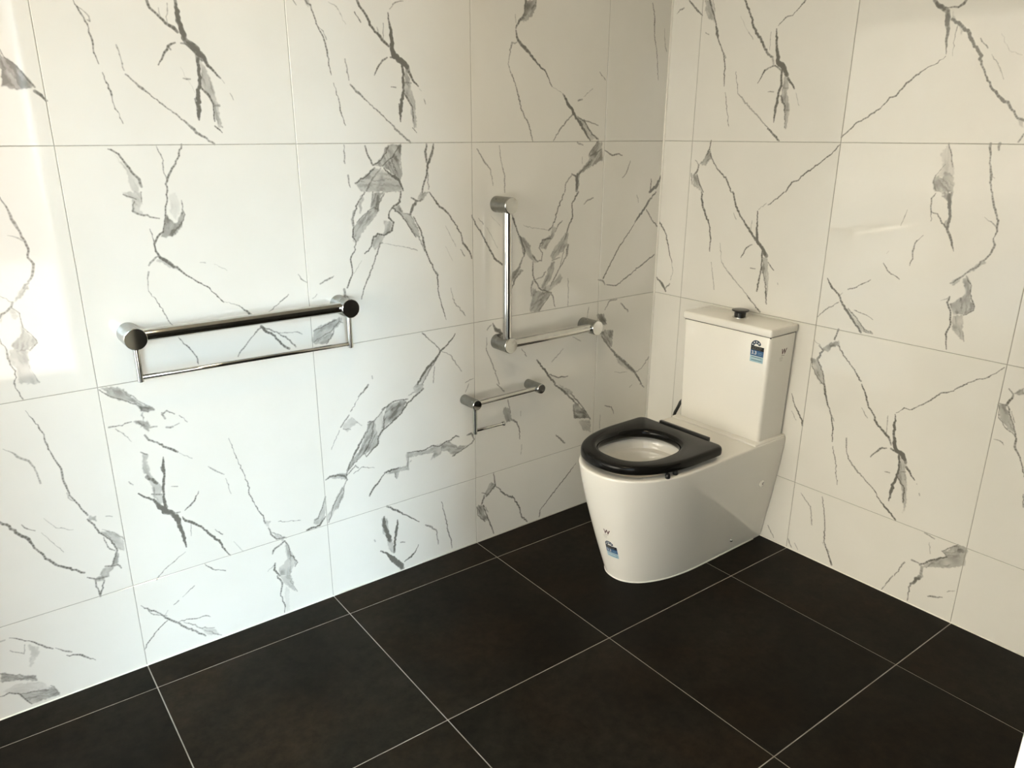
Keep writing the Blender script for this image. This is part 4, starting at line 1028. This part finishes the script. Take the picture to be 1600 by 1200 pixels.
# floor: grout bed with one object per tile
slab('floor', (XB - 0.12, YW - WT, -0.12), (0.2, 0.1, -GR), M['floor_grout'])
floor = bpy.data.objects['floor']
FX = [0.05] + [-(0.3208 + i * T) for i in range(8)] + [XB - 0.10]
FY = [0.05] + [-(0.1444 + i * T) for i in range(4)] + [YW - WT]
tile_mesh = {}
for i in range(len(FX) - 1):
    for j in range(len(FY) - 1):
        x1, x0, y1, y0 = FX[i], FX[i + 1], FY[j], FY[j + 1]
        key = (round(x1 - x0, 4), round(y1 - y0, 4))
        if key not in tile_mesh:
            g = 0.0015; bv = 0.0008
            sx_, sy_ = key[0] / 2 - g, key[1] / 2 - g
            bm = bmesh.new()
            def ring(ins, z): return [bm.verts.new((sx * (sx_ - ins), sy * (sy_ - ins), z)) for sx, sy in ((-1, -1), (1, -1), (1, 1), (-1, 1))]
            F, Rm, B = ring(bv, 0), ring(0, -bv), ring(0, -0.008)
            bm.faces.new(F)
            for P, Q in ((F, Rm), (Rm, B)):
                for k in range(4): bm.faces.new((P[k], Q[k], Q[(k + 1) % 4], P[(k + 1) % 4]))
            bmesh.ops.recalc_face_normals(bm, faces=bm.faces[:])
            me = bpy.data.meshes.new('floor_tile'); bm.to_mesh(me); bm.free(); me.materials.append(M['floor_tile'])
            tile_mesh[key] = me
        o = bpy.data.objects.new('floor_tile', tile_mesh[key]); COL.objects.link(o)
        o.parent = floor; o.location = ((x0 + x1) / 2, (y0 + y1) / 2, 0)

# silicone beads: wall corner and the two floor lines
def bead(name, pts, r, parent=None, rot=0):
    bm = bmesh.new(); tube(bm, pts, r, 10)
    o = structure(link_mesh(name, bm, M['bead'], None, True)); o.rotation_euler = (0, 0, rot); return o
bead('trim_1', [(-0.001, -0.001, 0), (-0.001, -0.001, CEIL)], 0.0042)
bead('trim_2', [(-0.003, -0.0005, 0.0), (-4.5, -0.0005, 0.0)], 0.0026, rot=E1)
bead('trim_3', [(-0.0005, -0.003, 0.0), (-0.0005, -2.05, 0.0)], 0.0026, rot=E2)

# added ceiling light, unseen, for warm fill from above
cl = thing('fill_light', 'added warm fill lamp, unseen, shaped as a round oyster light above the middle of the room', 'light', (-1.75, -1.15, CEIL), 0)
bm = bmesh.new(); lathe_along(bm, (0, 0, 0), (0, 0, -1), [(0, 0.17), (0.03, 0.17), (0.035, 0.165)]); link_mesh('base', bm, M['frame'], cl, False)
n_ = M['lamp'].node_tree.nodes['Principled BSDF']
n_.inputs['Emission Color'].default_value = (1.0, 0.80, 0.52, 1); n_.inputs['Emission Strength'].default_value = FILL_LAMP
bm = bmesh.new(); lathe_along(bm, (0, 0, -0.035), (0, 0, -1), [(0, 0.16), (0.02, 0.155), (0.04, 0.13), (0.055, 0.08), (0.06, 0.02)])
link_mesh('diffuser', bm, M['lamp'], cl, True)

# outside, behind the photographer
slab('ground', (-40, -40, -0.16), (30, YW - WT, -0.03), M['concrete'])
bm = bmesh.new(); box(bm, (-2.5, -10.0, -0.03), (9, -9.0, 3.0))
structure(link_mesh('wall_outside', bm, M['render']))
# added unseen block, bounces cool sunlight through the door onto the left wall
bm = bmesh.new(); box(bm, (-2.3, -3.0, -0.03), (2.3, 3.0, 28.0))
bounce_block = structure(link_mesh('wall_outside', bm, M['cool_reflector'])); bounce_block.location = (-10.6, -25.6, 0); bounce_block.rotation_euler = (0, 0, -0.50)
bm = bmesh.new(); box(bm, (-26.0, -12.0, -0.03), (-20.0, 16.0, 12.0))
structure(link_mesh('wall_outside', bm, M['warm_reflector']))  # added unseen block, bounces warm sunlight through the far opening onto the right wall

# ------------------------------------------------------------------ toilet suite
DC = 0.487
tl = thing('toilet', 'white glazed back-to-wall toilet suite with cistern and raised black seat in the corner', 'toilet',
           (math.sin(E2) * DC, -math.cos(E2) * DC, 0), E2)
# local frame: x = -distance from the wall, y = -(distance along the wall - DC)
ANG = None
def outline(tip, c, hw, back=0.004, ex=2.3, n=64):
    pts = [(back, -hw), ]
    for k in range(1, 8): pts.append((back + (c - back) * k / 8, -hw))
    for k in range(n + 1):
        a = -PI / 2 + PI * k / n
        ca, sa = math.cos(a), math.sin(a)
        pts.append((c + (tip - c) * abs(ca) ** (2 / ex), hw * math.copysign(abs(sa) ** (2 / ex), sa)))
    for k in range(7, 0, -1): pts.append((back + (c - back) * k / 8, hw))
    pts.append((back, hw))
    for k in range(1, 8): pts.append((back, hw - 2 * hw * k / 8))
    return np.array(pts)
def pan_outline(z):
    s = min(max(z / 0.44, 0), 1); s = 1 - (1 - s) ** 1.25
    return outline(0.676 + 0.120 * s, 0.36 + 0.13 * s, 0.139 + 0.058 * s)
def loc(p, z): return (-p[0], -p[1], z)
def loop(bm, pts, z): return [bm.verts.new(loc(p, z)) for p in pts]
def bridge(bm, A, B):
    n = len(A)
    for k in range(n): bm.faces.new((A[k], A[(k + 1) % n], B[(k + 1) % n], B[k]))

def shrink(P, d):
    c = P.mean(0); v = P - c; L = np.linalg.norm(v, axis=1, keepdims=True)
    return P - v / L * d

HC = 0.578
def hole_like(P, a_f, b, sc_=1.0, ex=2.35, cx=HC):
    """hole loop sampled in the directions of the outer loop P, so that the two can be bridged"""
    out = []
    for x, y in P:
        th = math.atan2(y / b, (x - cx) / a_f)
        ca, sa = math.cos(th), math.sin(th)
        r = 1.0 / ((abs(ca) ** ex + abs(sa) ** ex) ** (1 / ex))
        out.append((cx + a_f * sc_ * r * ca, b * sc_ * r * sa))
    return np.array(out)

ZP = 0.440
bm = bmesh.new()
rings = []
P0 = pan_outline(0)
rings.append(loop(bm, P0, 0.001))
for z in (0.02, 0.06, 0.10, 0.15, 0.20, 0.25, 0.30, 0.34, 0.37, 0.40, 0.42, ZP - 0.007): rings.append(loop(bm, pan_outline(z), z))
PT = pan_outline(ZP)
for d, dz in ((0.0006, 0.004), (0.0022, 0.0017), (0.0045, 0.0004), (0.007, 0.0)): rings.append(loop(bm, shrink(PT, d), ZP - dz))
BA, BB = 0.168, 0.143
for sc_, z in ((1.03, ZP), (1.0, ZP - 0.004), (0.985, ZP - 0.012), (0.972, ZP - 0.026), (0.955, ZP - 0.031), (0.865, ZP - 0.036), (0.84, ZP - 0.043),
               (0.80, ZP - 0.09), (0.74, ZP - 0.13), (0.64, ZP - 0.165), (0.54, ZP - 0.19), (0.40, ZP - 0.215), (0.26, ZP - 0.235), (0.10, ZP - 0.24)):
    q = hole_like(PT, BA, BB, sc_, cx=HC)
    rings.append(loop(bm, q, z))
for A, B in zip(rings, rings[1:]): bridge(bm, A, B)
bm.faces.new(rings[-1]); bm.faces.new(rings[0][::-1])
bmesh.ops.recalc_face_normals(bm, faces=bm.faces[:])
pan = link_mesh('pan', bm, M['ceramic'], tl, True); sharp_by_angle(pan, 40)
pan['label'] = 'white glazed pan narrowing to the floor'
bm = bmesh.new(); q = hole_like(PT, BA, BB, 0.62); vs_ = loop(bm, q, ZP - 0.172); bm.faces.new(vs_[::-1]); q2 = loop(bm, hole_like(PT, BA, BB, 0.60), ZP - 0.176); bridge(bm, vs_, q2)
bmesh.ops.recalc_face_normals(bm, faces=bm.faces[:])
link_mesh('water', bm, M['water'], tl)
# silicone bead round the foot
bm = bmesh.new()
fp = [p for p in P0[:80]]
tube(bm, [loc(p, 0.0015) for p in fp], 0.0032, 8)
link_mesh('sealant_bead', bm, M['bead'], tl, True)

# plinth under the cistern, cistern, lid
link_mesh('cistern_plinth', round_box((-0.184, -0.193, 0.436), (-0.004, 0.193, 0.4465), 0.003, 3), M['ceramic'], tl, True)
def taper_box(lo, hi, r, seg, fn):
    b = round_box(lo, hi, r, seg)
    for v in b.verts: v.co = Vector(fn(v.co))
    return b
def cis(v):
    t = (v.z - 0.445) / 0.39
    return (v.x * (0.965 + 0.035 * t), v.y * (0.955 + 0.045 * t), v.z)
def edge_box(lo, hi, rv, rh, seg=4):
    b = bmesh.new(); box(b, lo, hi)
    ve = [e for e in b.edges if abs(e.verts[0].co.z - e.verts[1].co.z) > 1e-4]
    bmesh.ops.bevel(b, geom=ve, offset=rv, segments=seg, affect='EDGES', profile=0.5)
    he = [e for e in b.edges if abs(e.verts[0].co.z - e.verts[1].co.z) < 1e-5 and len(e.link_faces) == 2 and e.calc_face_angle(0) > 1.0]
    bmesh.ops.bevel(b, geom=he, offset=rh, segments=2, affect='EDGES', profile=0.5)
    return b
cb = edge_box((-0.160, -0.190, 0.446), (-0.004, 0.190, 0.8345), 0.014, 0.0018)
for v in cb.verts: v.co = Vector(cis(v.co))
c = link_mesh('cistern', cb, M['ceramic'], tl, True); sharp_by_angle(c, 50)
link_mesh('lid_gap_shade', round_box((-0.157, -0.187, 0.830), (-0.006, 0.187, 0.840), 0.002, 1), M['black'], tl)  # dark strip put in as the shade of the gap under the lid
lid = link_mesh('cistern_lid', round_box((-0.165, -0.1935, 0.8365), (-0.004, 0.1935, 0.8655), 0.0075, 4), M['ceramic'], tl, True)
# flush button: black mushroom with a chrome collar
bm = bmesh.new(); lathe_along(bm, (-0.084, -0.003, 0.8655), (0, 0, 1), [(0, 0.0265), (0.002, 0.0265), (0.0028, 0.0255)]); b_ = link_mesh('button_collar', bm, M['chrome'], tl, True); sharp_by_angle(b_)
bm = bmesh.new(); lathe_along(bm, (-0.084, -0.003, 0.868), (0, 0, 1), [(0, 0.0205), (0.016, 0.0212), (0.019, 0.0245), (0.0215, 0.0305), (0.0235, 0.0310), (0.0255, 0.0298), (0.0265, 0.026)]); b_ = link_mesh('flush_button', bm, M['black'], tl, True); sharp_by_angle(b_)
b_['label'] = 'raised black mushroom flush button'

# seat
def seat_outline(ins=0.0):
    back, hw, c_, tip, ex, rc = 0.352 + ins, 0.193 - ins, 0.500, 0.784 - ins, 2.3, max(0.032 - ins, 0.008)
    pts = []
    for k in range(9):
        a = PI + PI / 2 * k / 8
        pts.append((back + rc + rc * math.cos(a), -hw + rc + rc * math.sin(a)))
    for k in range(1, 6): pts.append((back + rc + (c_ - back - rc) * k / 6, -hw))
    n = 72
    for k in range(n + 1):
        a = -PI / 2 + PI * k / n
        ca, sa = math.cos(a), math.sin(a)
        pts.append((c_ + (tip - c_) * abs(ca) ** (2 / ex), hw * math.copysign(abs(sa) ** (2 / ex), sa)))
    for k in range(5, 0, -1): pts.append((back + rc + (c_ - back - rc) * k / 6, hw))
    for k in range(9):
        a = PI / 2 + PI / 2 * k / 8
        pts.append((back + rc + rc * math.cos(a), hw - rc + rc * math.sin(a)))
    for k in range(1, 12): pts.append((back, hw - rc - 2 * (hw - rc) * k / 12))
    return np.array(pts)
Z0, Z1 = 0.4545, 0.4865
SO = seat_outline(); SDC = 0.004   # the seat sits a touch nearer the corner
bm = bmesh.new(); rings = []
for ins, z in ((0.016, Z0), (0.004, Z0 + 0.001), (0.0008, Z0 + 0.004), (0.0, Z0 + 0.008), (0.0, Z1 - 0.012), (0.0018, Z1 - 0.006), (0.0055, Z1 - 0.0022), (0.011, Z1 - 0.0004), (0.016, Z1)):
    rings.append([bm.verts.new((-p[0], -p[1] + SDC, z)) for p in seat_outline(ins)])
for s_, z in ((1.10, Z1), (1.05, Z1 - 0.0015), (1.012, Z1 - 0.006), (0.99, Z1 - 0.013), (0.99, Z0 + 0.008), (1.02, Z0 + 0.001), (1.06, Z0)):
    rings.append([bm.verts.new((-p[0], -p[1] + SDC, z)) for p in hole_like(SO, 0.143, 0.123, s_)])
for A, B in zip(rings, rings[1:]): bridge(bm, A, B)
bridge(bm, rings[-1], rings[0])
bmesh.ops.recalc_face_normals(bm, faces=bm.faces[:])
seat = link_mesh('seat', bm, M['seat'], tl, True)
seat['label'] = 'glossy black open seat with thick rounded edge'
# hinge strip along the back of the seat, its posts, and the rubber buffers under the seat
hb = link_mesh('hinge', round_box((-0.3535, -0.112, 0.468), (-0.3385, 0.112, 0.4905), 0.003, 2), M['black'], tl, True)
for y in (-0.085, 0.085):
    bm = bmesh.new(); lathe_along(bm, (-0.345, y, 0.4395), (0, 0, 1), [(0, 0.012), (0.004, 0.012), (0.005, 0.008), (0.030, 0.008)])
    h = link_mesh('hinge_post', bm, M['chrome'], hb, True); sharp_by_angle(h)
for x, y in ((-0.632, -0.176), (-0.590, -0.172), (-0.632, 0.166), (-0.590, 0.168)):
    bm = bmesh.new(); lathe_along(bm, (x, y, 0.4395), (0, 0, 1), [(0, 0.0075), (0.003, 0.009), (0.010, 0.009), (0.016, 0.007)], 18)
    link_mesh('seat_buffer', bm, M['black'], seat, True)
# inlet hose beside the cistern
bm = bmesh.new()
hp = [(-0.045, 0.175, 0.478), (-0.045, 0.225, 0.480), (-0.045, 0.252, 0.472), (-0.045, 0.268, 0.452), (-0.045, 0.278, 0.428), (-0.044, 0.292, 0.400), (-0.042, 0.303, 0.368), (-0.040, 0.308, 0.335), (-0.036, 0.306, 0.28), (-0.034, 0.302, 0.21)]
tube(bm, hp, 0.0065, 12); hs = link_mesh('inlet_hose', bm, M['hose'], tl, True); hs['label'] = 'black braided inlet hose'
bm = bmesh.new(); lathe_along(bm, (-0.002, 0.302, 0.20), (-1, 0, 0), [(0, 0.022), (0.004, 0.022), (0.005, 0.011), (0.05, 0.011), (0.052, 0.009)]); k_ = link_mesh('stop_valve', bm, M['chrome'], tl, True); sharp_by_angle(k_)
bm = bmesh.new(); lathe_along(bm, (-0.045, 0.180, 0.479), (0, 1, 0), [(0, 0.011), (0.024, 0.011), (0.026, 0.009)], 6); link_mesh('hose_nut', bm, M['chrome'], hs)

def pan_side(u, z):
    """point and outward normal on the pan side: u = arc length from the tip (+ towards the open room)"""
    P = pan_outline(z)
    n0 = 8 + 32
    i, acc, step = n0, 0.0, (1 if u < 0 else -1)
    # y in the outline runs from -hw to +hw; local y is negated, so +y of the outline is the room side
    step = 1 if u > 0 else -1
    u = abs(u)
    while True:
        a, b = P[i], P[i + step]; L = math.hypot(*(b - a))
        if acc + L >= u: break
        acc += L; i += step
    p = a + (b - a) * ((u - acc) / L)
    return p
def pan_pt(u, z, lift):
    p = pan_side(u, z); e = 1e-3
    a, b = pan_side(u - e, z) if abs(u) > 2e-3 else pan_side(-e - 1e-4, z), pan_side(u + e, z)
    pu = Vector((-(b[0] - a[0]), -(b[1] - a[1]), 0)); q = pan_side(u, z + 0.004)
    pz = Vector((-(q[0] - p[0]), -(q[1] - p[1]), 0.004))
    nrm = pu.cross(pz).normalized()
    if nrm.x > 0: nrm = -nrm
    return Vector(loc(p, z)) + nrm * lift

# screw caps on the pan side
for u_x, z, r1, r2, hgt, cover in ((0.097, 0.268, 0.0150, 0.0055, 0.004, True), (0.203, 0.052, 0.0075, 0.0045, 0.004, False)):
    P = pan_outline(z); hw = (0.139 + 0.058 * (1 - (1 - z / 0.44) ** 1.25))
    bm = bmesh.new(); lathe_along(bm, (-u_x, -hw + 0.001, z), (0, -1, 0.12), [(0, r1), (hgt * 0.6, r1), (hgt, r1 * 0.8), (hgt * 1.15, r1 * 0.4)], 28)
    o = link_mesh('screw_cap', bm, M['ceramic' if cover else 'chrome'], tl, True); o['label'] = 'round white screw cap' if cover else 'small chrome screw cap'
    bm = bmesh.new(); lathe_along(bm, (-u_x + (0.004 if cover else 0), -hw + 0.001 - hgt, z), (0, -1, 0.12), [(0, r2), (hgt * 0.5, r2), (hgt * 0.8, r2 * 0.6)], 20)
    link_mesh('screw', bm, M['chrome'], o, True)

# ---- printed labels
def text_geo(s, size, shear=0.0, bold=0.0):
    cu = bpy.data.curves.new('t', 'FONT'); cu.body = s; cu.size = size; cu.shear = shear; cu.offset = bold; cu.resolution_u = 3
    ob = bpy.data.objects.new('t', cu); COL.objects.link(ob)
    dg = bpy.context.evaluated_depsgraph_get(); me = bpy.data.meshes.new_from_object(ob.evaluated_get(dg))
    vs2 = [(v.co.x, v.co.y) for v in me.vertices]; fs = [tuple(p.vertices) for p in me.polygons]
    bpy.data.objects.remove(ob); bpy.data.curves.remove(cu); bpy.data.meshes.remove(me)
    return vs2, fs
class Flat:
    """flat print built in label space (u right, v up), each shape on its own thin layer"""
    def __init__(s): s.v = []; s.f = []; s.m = []; s.mats = []
    def mi(s, m):
        if m not in s.mats: s.mats.append(m)
        return s.mats.index(m)
    def poly(s, pts, m, layer):
        b = len(s.v); s.v += [(x, y, layer) for x, y in pts]; s.f.append(tuple(range(b, b + len(pts)))); s.m.append(s.mi(m))
    def rect(s, x0, y0, x1, y1, m, layer, nx=8):
        for k in range(nx):
            a, b = x0 + (x1 - x0) * k / nx, x0 + (x1 - x0) * (k + 1) / nx
            s.poly([(a, y0), (b, y0), (b, y1), (a, y1)], m, layer)
    def arc(s, cx, cy, r0, r1, a0, a1, m, layer, n=20):
        for k in range(n):
            t0, t1 = math.radians(a0 + (a1 - a0) * k / n), math.radians(a0 + (a1 - a0) * (k + 1) / n)
            s.poly([(cx + r0 * math.cos(t0), cy + r0 * math.sin(t0)), (cx + r1 * math.cos(t0), cy + r1 * math.sin(t0)), (cx + r1 * math.cos(t1), cy + r1 * math.sin(t1)), (cx + r0 * math.cos(t1), cy + r0 * math.sin(t1))], m, layer)
    def star(s, cx, cy, r, m, layer):
        s.poly([(cx + (r if k % 2 == 0 else r * 0.45) * math.sin(k * PI / 5), cy + (r if k % 2 == 0 else r * 0.45) * math.cos(k * PI / 5)) for k in range(10)], m, layer)
    def text(s, t, x, y, size, m, layer, shear=0.0, bold=0.0):
        vs2, fs = text_geo(t, size, shear, bold); b = len(s.v)
        s.v += [(x + a, y + c, layer) for a, c in vs2]
        for f in fs: s.f.append(tuple(b + i for i in f)); s.m.append(s.mi(m))
    def build(s, name, fn, parent):
        me = bpy.data.meshes.new(name); me.from_pydata([tuple(fn(u, v, l)) for u, v, l in s.v], [], s.f)
        for m in s.mats: me.materials.append(M[m])
        for p, k in zip(me.polygons, s.m): p.material_index = k
        me.update(); o = bpy.data.objects.new(name, me); COL.objects.link(o); o.parent = parent
        return o
def rating_label(small=False):
    L = Flat(); W_ = 0.053
    L.rect(0, 0, W_, 0.0225, 'lab_pale', 1)
    for k, y in enumerate((0.006, 0.0115, 0.0165)):
        L.rect(0.006, y, W_ * (0.80 if k % 2 else 0.9), y + 0.0014, 'lab_navy' if k != 1 else 'lab_white', 2)
    L.rect(0.004, 0.0198, W_ - 0.003, 0.0212, 'lab_white', 2)
    L.rect(0, 0.0225, W_, 0.0425, 'lab_blue', 1)
    L.text('3.3', 0.004, 0.0275, 0.0175, 'lab_white', 2, 0.0, 0.0004)
    L.rect(0.030, 0.0340, W_ - 0.006, 0.0350, 'lab_pale', 2); L.rect(0.030, 0.0285, W_ - 0.008, 0.0295, 'lab_pale', 2)
    L.rect(0, 0.0425, W_, 0.0570, 'lab_black', 1)
    L.text('WATER RATING', 0.004, 0.0500, 0.0055, 'lab_grey', 2)
    L.rect(0.005, 0.0458, W_ - 0.012, 0.0468, 'lab_grey', 2)
    cx, cy = 0.021, 0.0570
    L.arc(cx, cy, 0.0090, 0.0215, 180, 38, 'lab_navy', 1)
    ca = math.radians(38); ex_, ey_ = cx + 0.01525 * math.cos(ca), cy + 0.01525 * math.sin(ca)
    L.arc(ex_, ey_, 0.0001, 0.00625, 38 - 180, 38, 'lab_navy', 1, 10)
    for a in (163, 125, 88, 48):
        t = math.radians(a); L.star(cx + 0.0153 * math.cos(t), cy + 0.0153 * math.sin(t), 0.0042, 'lab_white', 2)
    return L
def mark_label():
    L = Flat()
    L.text('W', -0.002, 0.017, 0.028, 'lab_red', 1, 0.15, 0.0009)
    L.rect(0.001, 0.0115, 0.020, 0.0128, 'lab_red', 1)
    L.rect(-0.008, 0.005, 0.012, 0.0062, 'lab_grey', 1); L.rect(-0.008, 0.000, 0.012, 0.0012, 'lab_grey', 1); L.rect(-0.006, -0.006, 0.010, -0.0048, 'lab_grey', 1)
    return L
def cis_front(u0, v0):
    def fn(u, v, l):
        z = v0 + v; t = (z - 0.445) / 0.39
        return (-0.160 * (0.965 + 0.035 * t) - 0.0003 * l, -(u0 + u), z)
    return fn
def cis_side(o0, v0):
    def fn(u, v, l):
        z = v0 + v; t = (z - 0.445) / 0.39
        return (-(o0 - u), -0.190 * (0.955 + 0.045 * t) - 0.0003 * l, z)
    return fn
def pan_front(u0, v0):
    def fn(u, v, l): return pan_pt(u0 + u, v0 + v, 0.0003 * l)
    return fn
o = rating_label().build('rating_label', cis_front(0.601 - DC, 0.739), tl); o['label'] = 'blue water rating label with four stars on the cistern'
o = mark_label().build('certification_mark', cis_side(0.085, 0.748), tl); o['label'] = 'small dark W mark on the cistern side'
K = 0.87
def pan_front_k(u0, v0):
    return lambda u, v, l: pan_pt(u0 + u * K, v0 + v * K, 0.0003 * l)
o = rating_label().build('rating_label', pan_front_k(0.004, 0.105), tl); o['label'] = 'blue water rating label on the front of the pan'
o = mark_label().build('certification_mark', pan_front_k(0.010, 0.190), tl); o['label'] = 'small dark W mark on the front of the pan'

# ------------------------------------------------------------------ rails on the left wall
def wpt(d, off, z): # wall_left coordinates -> world
    return Vector((-d * math.cos(E1) + off * math.sin(E1), -d * math.sin(E1) - off * math.cos(E1), z))
def rail_root(name, label, cat, d, z): return thing(name, label, cat, wpt(d, 0.0, z), E1)
def standoff(root, d, z, r, ln, m='steel'):
    bm = bmesh.new()
    lathe_along(bm, (-d, 0.0005, z), (0, -1, 0), [(0, r), (ln - 0.0015, r)], 48)
    s = link_mesh('standoff', bm, M[m], root, True); sharp_by_angle(s)
    bm = bmesh.new()
    lathe_along(bm, (-d, -ln + 0.002, z), (0, -1, 0), [(0, r + 0.0002), (0.0012, r + 0.0002), (0.003, r - 0.0010), (0.0033, r - 0.0018), (0.0033, r - 0.006)], 48)
    e = link_mesh('end_cap', bm, M['chrome'], s, True); sharp_by_angle(e, 20)
    return s
def rod(name, root, p, q, r, m='chrome'):
    bm = bmesh.new(); P, Q = Vector(p), Vector(q)
    lathe_along(bm, P, Q - P, [(0, r * 0.9), (0.001, r), ((Q - P).length - 0.001, r), ((Q - P).length, r * 0.9)], 32)
    o = link_mesh(name, bm, M[m], root, True); sharp_by_angle(o); return o

r1 = rail_root('grab_rail', 'long straight chrome grab rail with a thin towel bar below, left of the others', 'grab rail', 1.728, 1.004)
standoff(r1, 0.300, 0, 0.0285, 0.085); standoff(r1, -0.300, 0, 0.0285, 0.085)
rod('rail', r1, (-0.290, -0.060, 0.002), (0.290, -0.060, 0.002), 0.016)
rod('hanger', r1, (-0.300, -0.066, -0.020), (-0.300, -0.066, -0.118), 0.0080); rod('hanger', r1, (0.300, -0.066, -0.020), (0.300, -0.066, -0.124), 0.0080)
rod('towel_bar', r1, (-0.300, -0.066, -0.106), (0.300, -0.066, -0.112), 0.0062)

r2 = rail_root('grab_rail', 'L-shaped chrome grab rail with upright and level bar beside the toilet', 'grab rail', 0.822, 0.789)
standoff(r2, 0, 0, 0.0275, 0.085); standoff(r2, 0, 0.483, 0.0275, 0.085); standoff(r2, -0.420, 0.002, 0.0275, 0.085)
rod('upright_rail', r2, (0.0, -0.062, 0.010), (0.0, -0.062, 0.473), 0.016)
rod('level_rail', r2, (0.010, -0.062, 0.0), (0.410, -0.062, 0.002), 0.016)

r3 = rail_root('toilet_roll_holder', 'small chrome toilet roll holder with thin spindle arm below the L-shaped rail', 'roll holder', 0.968, 0.597)
standoff(r3, 0, 0, 0.0185, 0.082); standoff(r3, -0.292, 0.002, 0.0185, 0.082)
rod('rail', r3, (0.005, -0.064, 0.0), (0.287, -0.064, 0.002), 0.0095)
rod('hanger', r3, (0.0, -0.066, -0.012), (0.0, -0.066, -0.113), 0.0075)
sp = rod('spindle', r3, (0.0, -0.066, -0.101), (0.128, -0.066, -0.102), 0.0052)
rod('spindle_tip', r3, (0.122, -0.066, -0.102), (0.130, -0.066, -0.102), 0.0085)
